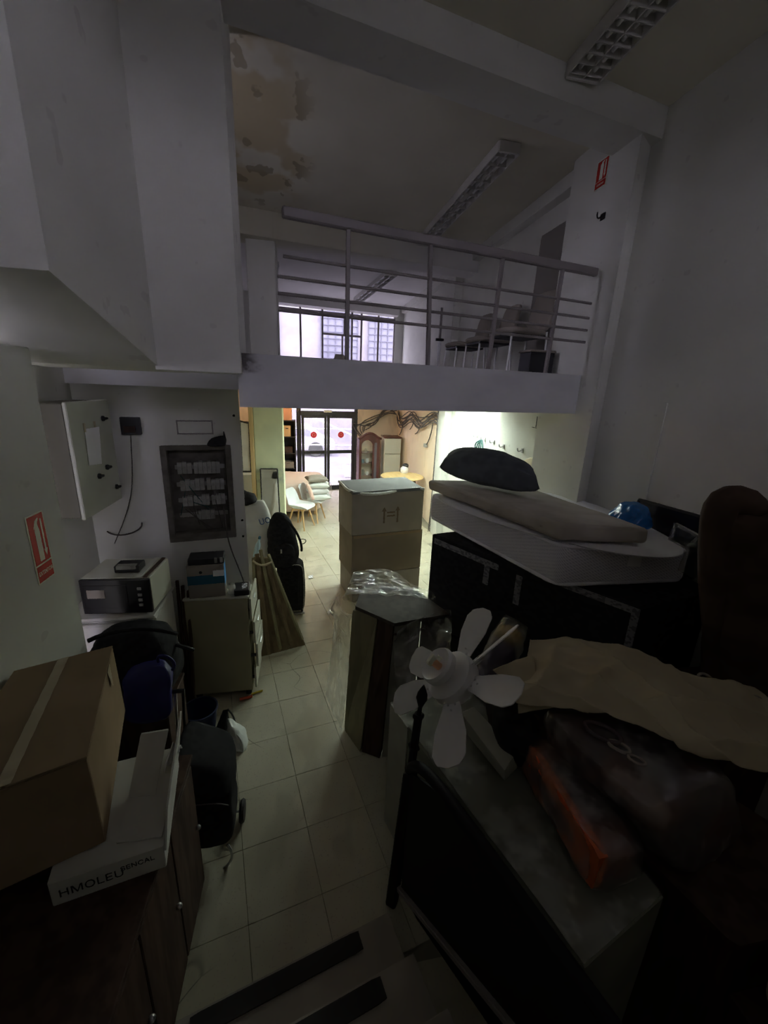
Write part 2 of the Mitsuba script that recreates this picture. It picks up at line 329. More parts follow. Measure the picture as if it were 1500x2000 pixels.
def prism(poly, h, M=None):
    m = trimesh.creation.extrude_polygon(poly if hasattr(poly, 'exterior') else Polygon(poly), h, engine='earcut')
    return moved(m, M) if M is not None else m
def plan(pts, z0, z1):
    m = prism(pts, z1 - z0); m.apply_translation([0, 0, z0]); return m
def minus(m, *cut):
    return trimesh.boolean.difference([m, *cut], engine='manifold')
def text(s, h, M, depth=0.002, bold=False): return moved(meshkit.text_mesh(s, h, depth, bold), M)
def sheet(fn, nu, nv, thick=0.004):
    """a thin closed sheet over a (u, v) grid in the unit square"""
    U, W = np.meshgrid(np.linspace(0, 1, nu + 1), np.linspace(0, 1, nv + 1), indexing='ij')
    p = fn(U, W); du = np.gradient(p, axis=0); dv = np.gradient(p, axis=1); n = np.cross(du, dv); n /= np.linalg.norm(n, axis=-1, keepdims=True) + 1e-12
    top, bot = (p + n * thick / 2).reshape(-1, 3), (p - n * thick / 2).reshape(-1, 3); N = len(top)
    i = np.arange(N).reshape(U.shape); q = np.stack([i[:-1, :-1], i[1:, :-1], i[1:, 1:], i[:-1, 1:]], -1).reshape(-1, 4)
    F = [q[:, [0, 1, 2]], q[:, [0, 2, 3]], q[:, [0, 2, 1]] + N, q[:, [0, 3, 2]] + N]
    ring = np.r_[i[:, 0], i[-1, 1:], i[::-1, -1][1:], i[0, ::-1][1:]]
    a, b = ring[:-1], ring[1:]
    F += [np.stack([a, a + N, b + N], 1), np.stack([a, b + N, b], 1)]
    return trimesh.Trimesh(np.vstack([top, bot]), np.vstack(F), process=False)
def opensheet(fn, nu, nv):
    U, W = np.meshgrid(np.linspace(0, 1, nu + 1), np.linspace(0, 1, nv + 1), indexing='ij')
    p = fn(U, W).reshape(-1, 3); i = np.arange(len(p)).reshape(U.shape)
    q = np.stack([i[:-1, :-1], i[1:, :-1], i[1:, 1:], i[:-1, 1:]], -1).reshape(-1, 4)
    return trimesh.Trimesh(p, np.vstack([q[:, [0, 1, 2]], q[:, [0, 2, 3]]]), process=False)
def patch(grid, nu, nv, crumple=0.0, freq=6.0, seed=0):
    """a smooth surface through a coarse grid of points (rows x columns x 3)"""
    from scipy.interpolate import RectBivariateSpline
    g = np.asarray(grid, float); a, b = np.linspace(0, 1, g.shape[0]), np.linspace(0, 1, g.shape[1])
    s = [RectBivariateSpline(a, b, g[..., k], kx=min(3, len(a) - 1), ky=min(3, len(b) - 1)) for k in range(3)]
    def fn(U, W):
        p = np.stack([q.ev(U, W) for q in s], -1)
        if crumple:
            du = np.gradient(p, axis=0); dv = np.gradient(p, axis=1); n = np.cross(du, dv); n /= np.linalg.norm(n, axis=-1, keepdims=True) + 1e-12
            r = 1 - np.abs(2 * meshkit.fbm(p * freq, 3, seed) - 1)
            p = p + n * ((r - 0.6) * crumple * 2)[..., None]
        return p
    return fn
S = 0.21                                                   # the mezzanine edge and the walls across run at this slope in plan
MD = A([1.0, S, 0.0]) / math.hypot(1, S); MN = A([S, -1.0, 0.0]) / math.hypot(1, S)   # along those walls; out of them towards the stairs
def my(k, x): return k + S * x
# ================================================================ THE SHELL
H = 5.0; XR = 2.70
# floor: terrazzo tiles laid square to the mezzanine edge, joints recessed
struct('floor', bx(-2.4, -1.6, -0.25, XR + 0.2, 12.6, -0.006, 0), GROUT)
TS = 0.42
tile_poly = sbox(-1.05, 1.35, XR, 11.6)
tile_keep = []
for i in range(-8, 14):
    for j in range(-2, 34):
        o = MD * (TS * (i + 0.97)) + A([-MD[1], MD[0], 0]) * TS * j
        g = 0.0012
        c = [o + MD * a + A([-MD[1], MD[0], 0]) * b for a, b in ((g, g), (TS - g, g), (TS - g, TS - g), (g, TS - g))]
        mid = sum(c) / 4
        if not (-1.15 < mid[0] < 2.5 and 1.35 < mid[1] < 11.75): continue
        if mid[1] < 4.2 and mid[0] > 1.75: continue
        if mid[0] < -0.95 and mid[1] > 4.0: continue
        dz = rng.uniform(-0.0007, 0.0007)
        lo = [p + A([0, 0, -0.006]) for p in c]; hi = [p * 0.996 + mid * 0.004 + A([0, 0, dz]) for p in c]
        part('floor', 'tile', fix(hull(lo + hi)), TILE)
struct('floor_outer', cat([bx(-2.4, -1.6, -0.006, XR, 1.34, 0.0, 0), ]), TILE)
struct('ceiling', bx(-2.4, -1.6, H, XR + 0.2, 12.7, H + 0.2, 0), CEIL)
struct('wall_right', bx(XR, -1.6, 0, XR + 0.2, 12.7, H, 0), WALL)
struct('wall_right_far', bx(XR - 0.012, 8.02, 0, XR, 12.35, 2.845, 0), PEACH)
struct('wall_back', minus(bx(-2.4, -1.6, 0, XR, -1.4, H, 0), bx(0.2, -1.7, 4.05, 2.0, -1.3, 4.70, 0)), WALL)
struct('unseen_shade_wall', bx(-1.4, -0.62, 0, XR, -0.50, 3.85, 0), WALL)  # out of view; keeps the back window light off the foreground
w2 = 'window_2'; tag(w2, kind='structure')  # out of view behind the camera; placed to light the mid-distance
for x in (0.23, 1.1, 1.97): part(w2, 'mullion', bx(x - 0.03, -1.53, 4.05, x + 0.03, -1.47, 4.70, 0.004), RAILM)
for z in (4.08, 4.67): part(w2, 'transom', bx(0.2, -1.53, z - 0.03, 2.0, -1.47, z + 0.03, 0.004), RAILM)
for x0_, x1_ in ((0.26, 1.07), (1.13, 1.94)): part(w2, 'pane', bx(x0_, -1.503, 4.11, x1_, -1.497, 4.64, 0), PANE)
struct('wall_left', cat([bx(-1.6, -1.4, 0, -1.4, 2.58, 3.03, 0.006), bx(-1.6, -1.4, 3.03, -1.4, 1.8, H, 0)]), WALL)
struct('wall_recess', bx(-1.95, 2.2, 0, -1.75, 3.9, 3.2, 0), WALL)
# stair bulkhead: the flight above seen from below, its soffit sloping down to the column
bulk = prism([(1.80, 3.245), (2.86, 2.965), (3.4, 2.95), (3.4, H), (1.80, H)], 0.93)
Mb = np.eye(4); Mb[:3, 0], Mb[:3, 1], Mb[:3, 2], Mb[:3, 3] = (0, 1, 0), (0, 0, 1), (1, 0, 0), (-1.80, 0, 0)
struct('wall_bulkhead', moved(bulk, Mb), WALL)
struct('column', plan([(-0.88, my(3.0, -0.88)), (-0.405, my(3.0, -0.405)), (-0.44, my(3.58, -0.44)), (-0.88, my(3.58, -0.88))], 2.955, H), WALL)
# wall with the fuse niche
fw0, fw1 = my(4.0, -1.80), my(4.0, -0.573)
fuse = plan([(-1.80, fw0), (-0.573, fw1), (-0.60, fw1 + 0.16), (-1.80, fw0 + 0.20)], 0, 2.95)
nich = hull([A((-1.204, 3.747, 2.356)) - MN * -0.0 + MN * 0.05, A((-0.676, 3.858, 2.353)) + MN * 0.05, A((-0.671, 3.859, 1.529)) + MN * 0.05, A((-1.209, 3.746, 1.515)) + MN * 0.05,
             A((-1.204, 3.747, 2.356)) - MN * 0.11, A((-0.676, 3.858, 2.353)) - MN * 0.11, A((-0.671, 3.859, 1.529)) - MN * 0.11, A((-1.209, 3.746, 1.515)) - MN * 0.11])
struct('wall_fuse', minus(fuse, nich), WALL)
struct('wall_left_far', bx(-2.4, 3.9, 0, -2.2, 12.6, H, 0), WALL)
struct('wall_left_lining', bx(-2.2, 3.92, 0, -2.19, 11.2, 2.845, 0), PEACH)
struct('wall_left_link', bx(-2.2, 3.72, 0, -1.80, 3.9, H, 0), WALL)
# mezzanine
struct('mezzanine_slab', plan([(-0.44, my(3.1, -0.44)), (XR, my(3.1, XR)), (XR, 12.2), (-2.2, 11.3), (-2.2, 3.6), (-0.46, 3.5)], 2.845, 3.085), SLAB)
struct('mezzanine_fascia', plan([(-0.44, my(3.1, -0.44)), (XR, my(3.1, XR)), (XR, my(3.32, XR)), (-0.44, my(3.32, -0.44))], 2.74, 2.846), SLAB)
# facade with the street door below and the window band above
def fy(x): return my(11.68, x)
fac = plan([(-2.4, fy(-2.4)), (XR + 0.2, fy(XR + 0.2)), (XR + 0.2, fy(XR + 0.2) + 0.25), (-2.4, fy(-2.4) + 0.25)], 0, H)
dcut = plan([(-0.50, fy(-0.50) - 0.1), (1.44, fy(1.44) - 0.1), (1.44, fy(1.44) + 0.4), (-0.50, fy(-0.50) + 0.4)], -0.1, 2.62)
wcut = plan([(-0.70, fy(-0.70) - 0.1), (2.46, fy(2.46) - 0.1), (2.46, fy(2.46) + 0.4), (-0.70, fy(-0.70) + 0.4)], 3.40, 4.80)
struct('wall_far', minus(fac, dcut, wcut), WALL)
lin = plan([(-2.18, fy(-2.18) - 0.012), (XR - 0.013, fy(XR - 0.013) - 0.012), (XR - 0.013, fy(XR - 0.013) - 0.001), (-2.18, fy(-2.18) - 0.001)], 0, 2.845)
struct('wall_far_lining', minus(lin, dcut), PEACH)
# pier, beams, upper column, pilaster
struct('pier', plan([(2.50, 3.38), (XR, 3.52), (XR, 4.30), (2.50, 4.26)], 0, H), WALL)
def beam(k, w, x0, x1, z0): return plan([(x0, my(k, x0)), (x1, my(k, x1)), (x1, my(k + w, x1)), (x0, my(k + w, x0))], z0, H)
struct('beam', beam(2.84, 0.34, -0.42, XR, 4.80), WALL)
struct('beam_far', beam(6.40, 0.40, -2.2, XR, 4.70), CEIL)
struct('trim_cornice', bx(2.58, 4.2, 4.86, XR, 12.0, H, 0.004), WALL)
struct('column_upper', bx(-0.75, 6.42, 3.085, -0.37, 6.85, 4.75, 0.012), WALL)
struct('column_lower', bx(-0.95, 8.0, 0, -0.43, 8.4, 2.845, 0.012), GREENCOL)
struct('pilaster', bx(2.56, 7.62, 0, XR, 8.02, H, 0.008), WALL)
# long surface trunking down the right wall
struct('trim_trunking', bx(2.688, 2.80, 1.0, XR, 2.835, 2.88, 0.003), WALL)
# shutter box over the window, its cream headlining
struct('shutter_box', plan([(-0.70, fy(-0.70) - 0.32), (2.50, fy(2.50) - 0.32), (2.50, fy(2.50)), (-0.70, fy(-0.70))], 4.78, 4.98), METAL)

# ---------------------------------------------------------------- upper window: mullions, transoms, panes
def wp(x, z, d=0.05): return A([x, fy(x) + d, z])
wk = 'window_1'; tag(wk, kind='structure')
xs = [-0.68, -0.11, 0.45, 1.24, 1.50, 1.98, 2.45]
for x in xs: part(wk, 'mullion', bar(wp(x, 3.4), wp(x, 4.8), 0.05, 0.05), RAILM)
for z in (3.43, 4.72): part(wk, 'transom', bar(wp(-0.70, z), wp(2.46, z), 0.05, 0.05), RAILM)
part(wk, 'transom', bar(wp(0.45, 4.21), wp(1.50, 4.21), 0.045, 0.05), RAILM)
part(wk, 'mullion', bar(wp(0.98, 3.43), wp(0.98, 4.21), 0.045, 0.045), RAILM)
part(wk, 'mullion', bar(wp(1.03, 4.21), wp(1.03, 4.72), 0.04, 0.04), RAILM)
for a, b in zip(xs[:-1], xs[1:]):
    part(wk, 'pane', bar(wp(a + 0.025, 4.08), wp(b - 0.025, 4.08), 0.006, 1.28, 0.0), PANE)

# ---------------------------------------------------------------- street door: black frame, two leaves, glass, red discs
dk = 'door_1'; tag(dk, kind='structure')
def dp(x, z, d=0.06): return A([x, fy(x) + d, z])
for x, w in ((-0.20, 0.12), (1.40, 0.10)): part(dk, 'jamb', bar(dp(x, 0), dp(x, 2.62), w, 0.10, 0.05), BLACK)
part(dk, 'jamb', bar(dp(-0.475, 0), dp(-0.475, 2.62), 0.05, 0.06, 0.05), BLACK)
part(dk, 'header', bar(dp(-0.25, 2.17), dp(1.44, 2.17), 0.10, 0.12, 0.05), BLACK)
part(dk, 'closer', bar(dp(0.48, 2.23, -0.03), dp(0.70, 2.23, -0.03), 0.06, 0.06), GREYBOX, label='pale closer box over the doors')
for x0, x1 in ((-0.13, 0.565), (0.575, 1.35)):
    lf = part(dk, 'leaf', cat([bar(dp(x0, 1.10), dp(x1, 1.10), 0.05, 0.09), bar(dp(x0, 0.06), dp(x1, 0.06), 0.05, 0.12),
                               bar(dp(x0, 2.08), dp(x1, 2.08), 0.05, 0.07), bar(dp(x0 + 0.035, 0), dp(x0 + 0.035, 2.11), 0.07, 0.05), bar(dp(x1 - 0.035, 0), dp(x1 - 0.035, 2.11), 0.07, 0.05)]), BLACK)
    part(lf, 'pane', bar(dp(x0 + 0.06, 1.59), dp(x1 - 0.06, 1.59), 0.006, 0.90, 0), PANE)
    part(lf, 'pane', bar(dp(x0 + 0.06, 0.59), dp(x1 - 0.06, 0.59), 0.006, 0.94, 0), PANE)
    cx = 0.20 if x0 < 0 else 0.965
    part(lf, 'disc', lathe([(0, 0), (0.085, 0), (0.085, 0.004), (0, 0.004)], 28, frame3(dp(cx, 1.585, 0.045), MD, MN)), REDBRIGHT, label='round red decal with a pale ring')
    part(lf, 'ring', lathe([(0.034, 0), (0.042, 0), (0.042, 0.003), (0.034, 0.003), (0.034, 0)], 24, frame3(dp(cx, 1.585, 0.041), MD, MN)), PINKCLOTH)
part(dk, 'pane', bar(dp(-0.13, 2.42), dp(1.36, 2.42), 0.006, 0.36, 0), PANE)
part(dk, 'pane', bar(dp(-0.45, 1.30), dp(-0.27, 1.30), 0.006, 2.6, 0), PANE)

# ---------------------------------------------------------------- street
single('pavement', bx(-12, 12.4, -0.25, 16, 15.2, -0.04, 0), KERB, 'pale pavement outside the glass street door', 'pavement')
single('road', bx(-14, 15.2, -0.30, 18, 22.0, -0.14, 0), ASPHALT, 'grey road beyond the pavement outside the street door', 'road')
bk = thing('building', 'pale street building opposite with tall barred windows', 'building')
part(bk, 'wall', bx(-12, 22.01, -0.3, 18, 23.0, 10.5, 0), FACADE)
part(bk, 'ledge', bx(-12, 21.8, 3.1, 18, 22.0, 3.35, 0.01), FACADE)
for i, (x0, x1) in enumerate(((-3.1, -1.25), (0.75, 2.55), (3.1, 4.7))):
    w = part(bk, 'window', bx(x0, 21.93, 4.2, x1, 22.02, 8.2, 0.01), FACADEWIN)
    for k in range(6): part(w, 'bar', bx(x0 + (x1 - x0) * k / 5 - 0.02, 21.86, 4.2, x0 + (x1 - x0) * k / 5 + 0.02, 21.93, 8.2, 0), GRILLE)
    for k in range(14): part(w, 'bar', bx(x0, 21.85, 4.2 + k * 0.3, x1, 21.89, 4.235 + k * 0.3, 0), GRILLE)
ck = thing('car', 'silver car parked across the road, seen through the left door glass', 'car')
prof = [(-2.1, 0.30), (2.1, 0.30), (2.15, 0.62), (1.55, 0.86), (0.95, 1.32), (-0.75, 1.36), (-1.55, 0.95), (-2.12, 0.82)]
body = prism(prof, 1.6); Mc = np.eye(4); Mc[:3, 0], Mc[:3, 1], Mc[:3, 2], Mc[:3, 3] = (1, 0, 0), (0, 0, 1), (0, -1, 0), (-0.9, 20.2, -0.14)
part(ck, 'body', moved(body, Mc), CARPAINT)
part(ck, 'glass', moved(prism([(-1.35, 0.95), (1.30, 0.92), (0.86, 1.26), (-0.70, 1.29)], 1.62), Mc), CARGLASS)
for x in (-1.3, 1.3):
    for y in (18.65, 20.05):
        part(ck, 'wheel', lathe([(0, -0.1), (0.30, -0.1), (0.32, -0.06), (0.32, 0.06), (0.30, 0.1), (0, 0.1)], 24, frame3((-0.9 + x, y, 0.18), (1, 0, 0), (0, 1, 0))), TYRE)
rk = thing('street_barrier', 'white diagonal tube barrier on the pavement outside the door', 'barrier')
part(rk, 'rail', tube([(-0.6, 14.2, 2.25), (2.6, 14.4, 0.85)], 0.03), WHITEMETAL)
part(rk, 'rail', tube([(-1.4, 14.3, 1.50), (3.2, 14.6, 1.50)], 0.022), WHITEMETAL)
part(rk, 'rail', tube([(-1.4, 14.3, 0.95), (3.2, 14.6, 0.95)], 0.022), WHITEMETAL)
for x in (-1.4, 3.2): part(rk, 'post', tube([(x, 14.3 + (x + 1.4) * 0.065, -0.038), (x, 14.3 + (x + 1.4) * 0.065, 1.6)], 0.03), WHITEMETAL)
ok_ = thing('crate', 'white crate on the pavement behind the right door leaf', 'crate')
part(ok_, 'body', bx(1.25, 13.7, -0.04, 1.95, 14.2, 0.42, 0.02), WHITEMETAL); part(ok_, 'rim', bx(1.22, 13.67, 0.42, 1.98, 14.23, 0.48, 0.01), WHITEMETAL)

# ---------------------------------------------------------------- lamps
def batten(name, label, x0, y0, x1, y1, z, w, lit=False, group=None, louvres=0):
    t = thing(name, label, 'ceiling light', group)
    p, q = A([x0, y0, z]), A([x1, y1, z]); d = (q - p) / np.linalg.norm(q - p); s = A([d[1], -d[0], 0]); L = np.linalg.norm(q - p)
    M = np.eye(4); M[:3, 0], M[:3, 1], M[:3, 2], M[:3, 3] = d, -s, (0, 0, 1), p
    part(t, 'housing', moved(bx(0, -w / 2, -0.02, L, w / 2, 0, 0.004), M), METAL)
    for sy in (-1, 1): part(t, 'side', moved(bx(0, sy * w / 2 - 0.006, -0.085, L, sy * w / 2 + 0.006, 0, 0.003), M), METAL)
    for sx in (0, L): part(t, 'end_cap', moved(bx(sx - 0.012, -w / 2, -0.085, sx + 0.012, w / 2, 0, 0.004), M), METAL)
    for k in range(louvres):
        x = L * (k + 0.5) / louvres
        part(t, 'louvre', moved(bx(x - 0.004, -w / 2, -0.08, x + 0.004, w / 2, -0.03, 0.001), M), METAL)
    if louvres: part(t, 'louvre', moved(bx(0, -0.005, -0.08, L, 0.005, -0.03, 0.001), M), METAL)
    for sy in (-1, 1):
        m = moved(lathe([(0, 0.03), (0.013, 0.03), (0.013, L - 0.03), (0, L - 0.03)], 14), np.eye(4)); R_ = np.eye(4); R_[:3, 0], R_[:3, 1], R_[:3, 2], R_[:3, 3] = (0, 0, -1), (0, 1, 0), (1, 0, 0), (0, sy * w * 0.22, -0.045)
        m = moved(moved(m, R_), M)
        k = part(t, 'tube', m, 'mat_tube', smooth=True)
        if lit: scene[k]['emitter'] = {'type': 'area', 'radiance': {'type': 'rgb', 'value': [TUBE * c for c in lit]}}
    return t
batten('louvre_lamp', 'long unlit louvred strip lamp at the top right, in front of the beam', 1.84, 0.6, 1.84, 3.19, H - 0.004, 0.24, louvres=30)
batten('strip_lamp', 'long unlit strip lamp on the ceiling above the railing', 1.78, 4.12, 1.72, 6.70, H - 0.004, 0.20, louvres=16)
batten('strip_lamp', 'short unlit strip lamp near the upper window', 1.60, 8.5, 1.30, 11.2, H - 0.004, 0.22, louvres=8)
batten('strip_lamp', 'unlit strip lamp half hidden behind the upper column', -0.55, 8.6, -0.75, 10.8, H - 0.004, 0.22, louvres=8)
COOL = (0.86, 1.0, 0.90)
batten('strip_lamp', 'lit strip lamp under the mezzanine beside the hook wall', 2.36, 5.7, 2.36, 7.2, 2.84, 0.16, lit=COOL)
batten('strip_lamp', 'unseen lit strip lamp under the mezzanine behind the carton stack', 1.70, 6.1, 1.70, 7.3, 2.84, 0.16, lit=COOL)  # out of view; placed to even out the light on the hook wall
batten('strip_lamp', 'unseen lit strip lamp under the mezzanine just before the white chairs', 1.20, 7.5, 1.20, 9.0, 2.84, 0.16, lit=COOL)  # out of view; placed to light the far floor and chairs
bl = thing('unseen_bulb_lamp', 'unseen warm bulb under the mezzanine, placed to warm the sheeted table', 'lamp')  # out of view; placed to throw warm light on the sheeted table
part(bl, 'holder', lathe([(0, 0), (0.025, 0), (0.025, 0.09), (0, 0.09)], 16, frame3((-0.1, 10.4, 2.75), (1, 0, 0), (0, 0, 1))), WHITEMETAL)
kb = part(bl, 'bulb', trimesh.creation.icosphere(2, 0.035).apply_translation([-0.1, 10.4, 2.72]), 'mat_tube', smooth=True)
scene[kb]['emitter'] = {'type': 'area', 'radiance': {'type': 'rgb', 'value': [BULB * c for c in (1.0, 0.62, 0.34)]}}
# ================================================================ RAILING, UPPER FLOOR
rl = thing('railing', 'grey metal guard railing along the mezzanine edge', 'railing')
RZ = [3.69, 3.57, 3.47, 3.37]
def rp(x, z, d=0.03): return A([x, my(3.1, x) - d * -1.0, z])
part(rl, 'handrail', bar(rp(-0.13, 3.935), rp(2.50, 3.935), 0.05, 0.062), RAILM)
for z in RZ: part(rl, 'rail', tube([rp(-0.13 - (0.04 if z < 3.6 else 0), z), rp(2.50, z)], 0.011), RAILM)
for x, x2 in ((0.296, 0.296), (0.905, 0.945), (1.53, 1.50), (2.13, 2.10)): part(rl, 'post', bar(rp(x2, 3.08), rp(x, 3.91), 0.03, 0.03), RAILM)

def upper_chair(x, y, rot, label):
    t = thing('mezzanine_chair', label, 'chair', 'grey chairs on the mezzanine')
    M = np.eye(4); c, s = math.cos(rot), math.sin(rot); M[:2, :2] = [[c, -s], [s, c]]; M[:3, 3] = (x, y, 3.085)
    seat = soft(up([(-0.22, -0.22, 0.40), (0.22, -0.22, 0.40), (0.22, 0.22, 0.385), (-0.22, 0.22, 0.385)], 0.07), (12, 12, 4), 0.35, 0.06)
    part(t, 'seat', moved(seat, M), CARDGREY, smooth=True)
    part(t, 'seat_base', moved(bx(-0.20, -0.20, 0.375, 0.20, 0.20, 0.40, 0.004), M), BLACK)
    bk_ = soft([(-0.20, 0.19, 0.44), (0.20, 0.19, 0.44), (0.20, 0.25, 0.44), (-0.20, 0.25, 0.44), (-0.17, 0.29, 0.86), (0.17, 0.29, 0.86), (0.17, 0.35, 0.86), (-0.17, 0.35, 0.86)], (10, 6, 10), 0.4)
    part(t, 'backrest', moved(bk_, M), CARDGREY, smooth=True)
    for sx in (-1, 1):
        part(t, 'leg', moved(tube([(sx * 0.185, -0.19, 0.40), (sx * 0.20, -0.215, 0.0)], 0.011), M), WHITEMETAL, smooth=True)
        part(t, 'leg', moved(tube(curve([(sx * 0.16, 0.24, 0.44), (sx * 0.19, 0.235, 0.2), (sx * 0.20, 0.25, 0.0)], 10), 0.011), M), WHITEMETAL, smooth=True)
    return t
upper_chair(2.22, 4.42, -1.45, 'grey padded chair behind the railing, nearest the pier, its white legs in view')
upper_chair(2.24, 5.25, -1.5, 'grey padded chair behind the railing, middle one of three')
upper_chair(2.20, 5.95, -1.5, 'grey padded chair behind the railing, farthest from the pier')
dw = thing('panel_board', 'tall dark board leaning on the upper right wall beside the pier', 'board')
part(dw, 'board', hexa([(2.62, 4.36, 3.09), (2.66, 4.36, 3.09), (2.66, 5.00, 3.09), (2.62, 5.00, 3.09), (2.655, 4.36, 4.62), (2.695, 4.36, 4.62), (2.695, 5.00, 4.62), (2.655, 5.00, 4.62)]), two_ if False else mat('dull_board', (0.20, 0.185, 0.165), 0.8))
pp = thing('riser_pipe', 'white riser pipe standing on the mezzanine by the pilaster', 'pipe')
part(pp, 'pipe', tube([(2.30, 7.45, 3.09), (2.30, 7.45, 3.75)], 0.03, 12), WHITEMETAL, smooth=True)
part(pp, 'upper_pipe', tube([(2.30, 7.45, 3.75), (2.30, 7.45, 4.25)], 0.02, 10), RAILM, smooth=True)
part(pp, 'valve', tube([(2.22, 7.42, 3.74), (2.36, 7.42, 3.74)], 0.022, 8), BLACK)
bp = thing('stacked_crate', 'small dark crate on the mezzanine in front of the pier', 'crate')
part(bp, 'body', bx(2.18, 4.02, 3.085, 2.44, 4.24, 3.30, 0.006), BLACK); part(bp, 'lid', bx(2.17, 4.01, 3.30, 2.45, 4.25, 3.32, 0.004), CARDGREY)
ws = thing('grey_block', 'small grey block on the slab edge before the upper window', 'block')
part(ws, 'body', hexa([(0.23, 3.85, 3.085), (0.42, 3.86, 3.085), (0.42, 3.90, 3.085), (0.23, 3.89, 3.085), (0.26, 3.87, 3.17), (0.33, 3.88, 3.17), (0.33, 3.91, 3.17), (0.26, 3.90, 3.17)]), CARDGREY)

def ext_sign(label, o, along, out, w, h):
    """red extinguisher sign: bottle, hose, arrow, lower line of lettering"""
    t = thing('extinguisher_sign', label, 'sign')
    M = frame3(o, along, out)
    part(t, 'plate', moved(bx(-w / 2, -h / 2, 0, w / 2, h / 2, 0.004, 0.001), M), SIGNWHITE)
    a, z = w / 2 - 0.008, 0.0045
    part(t, 'red_field', moved(cat([bx(-a, -h * 0.22, z, a, h / 2 - 0.008, z + 0.001, 0), bx(-a, -h / 2 + 0.008, z, a, -h * 0.245, z + 0.001, 0)]), M), RED)
    part(t, 'bottle', moved(prism([(-w * .16, -h * .19), (w * .10, -h * .19), (w * .10, h * .26), (w * .05, h * .32), (w * .05, h * .37), (w * .14, h * .41), (w * .13, h * .43), (-w * .06, h * .40), (-w * .13, h * .34), (-w * .19, h * .30), (-w * .17, h * .28), (-w * .10, h * .32), (-w * .10, h * .31), (-w * .16, h * .26)], 0.001, None).apply_translation([0, 0, z + 0.001]), M), SIGNWHITE)
    part(t, 'arrow', moved(prism([(w * .22, h * .40), (w * .30, h * .40), (w * .30, -h * .05), (w * .36, -h * .05), (w * .26, -h * .15), (w * .16, -h * .05), (w * .22, -h * .05)], 0.001).apply_translation([0, 0, z + 0.001]), M), SIGNWHITE)
    tx = meshkit.text_mesh('EXTINTOR', h * 0.055, 0.001, True); ww = tx.bounds[1][0] - tx.bounds[0][0]
    tx.apply_scale([min(1.0, w * 0.82 / ww), 1, 1]); tx.apply_translation([-min(ww, w * 0.82) / 2, -h * 0.385, z + 0.001])
    part(t, 'lettering', moved(tx, M), SIGNWHITE)
    return t
ext_sign('red extinguisher sign on the near left wall', (-1.399, 2.335, 2.02), (0, 1, 0), (1, 0, 0), 0.145, 0.375)
ext_sign('red extinguisher sign high on the pier by the railing', (2.499, 3.80, 4.715), (0, -1, 0), (-1, 0, 0), 0.15, 0.215)
hk = thing('wall_hook', 'small dark hook on the pier below the extinguisher sign', 'hook')
part(hk, 'plate', bx(2.492, 3.66, 4.34, 2.50, 3.72, 4.39, 0.002), RUBBER); part(hk, 'prong', tube(curve([(2.495, 3.69, 4.38), (2.45, 3.69, 4.35), (2.44, 3.69, 4.39)], 8), 0.006), RUBBER)

# ================================================================ FUSE WALL
def fp(px, z, d=0.0):
    """point on the fuse wall at x, z, d metres out of it"""
    return A([px, my(4.0, px), z]) + MN * d
def fbar(x0, x1, z0, z1, d0, d1, b=0.003):
    c = [fp(x0, z0, d0), fp(x1, z0, d0), fp(x1, z0, d1), fp(x0, z0, d1)]
    return hexa(c + [p + A([0, 0, z1 - z0]) for p in c], 0.04)
fb = thing('fuse_board', 'open recessed fuse board with four rows of switchgear in a rough frame', 'fuse board')
x0, x1, z0, z1 = -1.20, -0.675, 1.52, 2.355
part(fb, 'back', fbar(x0, x1, z0, z1, -0.108, -0.098), ROUGHHOLE)
for a in ((x0 - 0.012, x0 + 0.035, z0 - 0.02, z1 + 0.01), (x1 - 0.035, x1 + 0.012, z0 - 0.02, z1 + 0.01), (x0, x1, z1 - 0.03, z1 + 0.014), (x0, x1, z0 - 0.02, z0 + 0.05)):
    part(fb, 'frame', fbar(*a, -0.10, 0.008), ROUGHHOLE)
for r, (z, hh, segs) in enumerate(((2.165, 0.105, ((-1.10, -0.985, 0.03), (-0.97, -0.76, 0.05))), (2.01, 0.10, ((-1.09, -0.895, 0.03), (-0.88, -0.735, 0.035))),
                                   (1.865, 0.09, ((-1.085, -1.0, 0.04), (-0.995, -0.865, 0.03), (-0.85, -0.735, 0.03))), (1.725, 0.085, ((-0.985, -0.83, 0.02),)))):
    part(fb, 'rail', fbar(-1.12, -0.72, z - 0.02, z + 0.02, -0.09, -0.082), RAILSTEEL)
    for (a, b, d) in segs:
        n = max(2, int(round((b - a) / 0.036)))
        for i in range(n):
            w = (b - a) / n
            m = part(fb, 'switch', fbar(a + i * w + 0.001, a + (i + 1) * w - 0.001, z - hh / 2, z + hh / 2 + rng.uniform(-0.012, 0.006), -0.082, -0.082 + d + 0.02), SOCKET)
            part(m, 'toggle', fbar(a + i * w + 0.010, a + (i + 1) * w - 0.010, z - 0.012, z + 0.012, -0.062 + d, -0.05 + d), RAILSTEEL)
for i in range(9):
    xa, xb = rng.uniform(-1.12, -0.72, 2); za, zb = rng.choice([2.1, 1.95, 1.79, 1.64], 2)
    part(fb, 'wire', tube(curve([fp(xa, za, -0.05), fp((xa + xb) / 2, (za + zb) / 2 - 0.03, -0.03), fp(xb, zb - 0.06, -0.06)], 10), 0.004, 5), CABLE if i % 3 else GREENROPE)
np_ = thing('name_plate', 'blank pale plate with a thin dark frame above the fuse board', 'plate')
part(np_, 'plate', fbar(-1.06, -0.80, 2.47, 2.57, 0.002, 0.012), WALL)
for a in ((-1.068, -0.792, 2.462, 2.472), (-1.068, -0.792, 2.568, 2.578), (-1.068, -1.058, 2.462, 2.578), (-0.802, -0.792, 2.462, 2.578)): part(np_, 'rim', fbar(*a, 0.0, 0.018), RAILM)
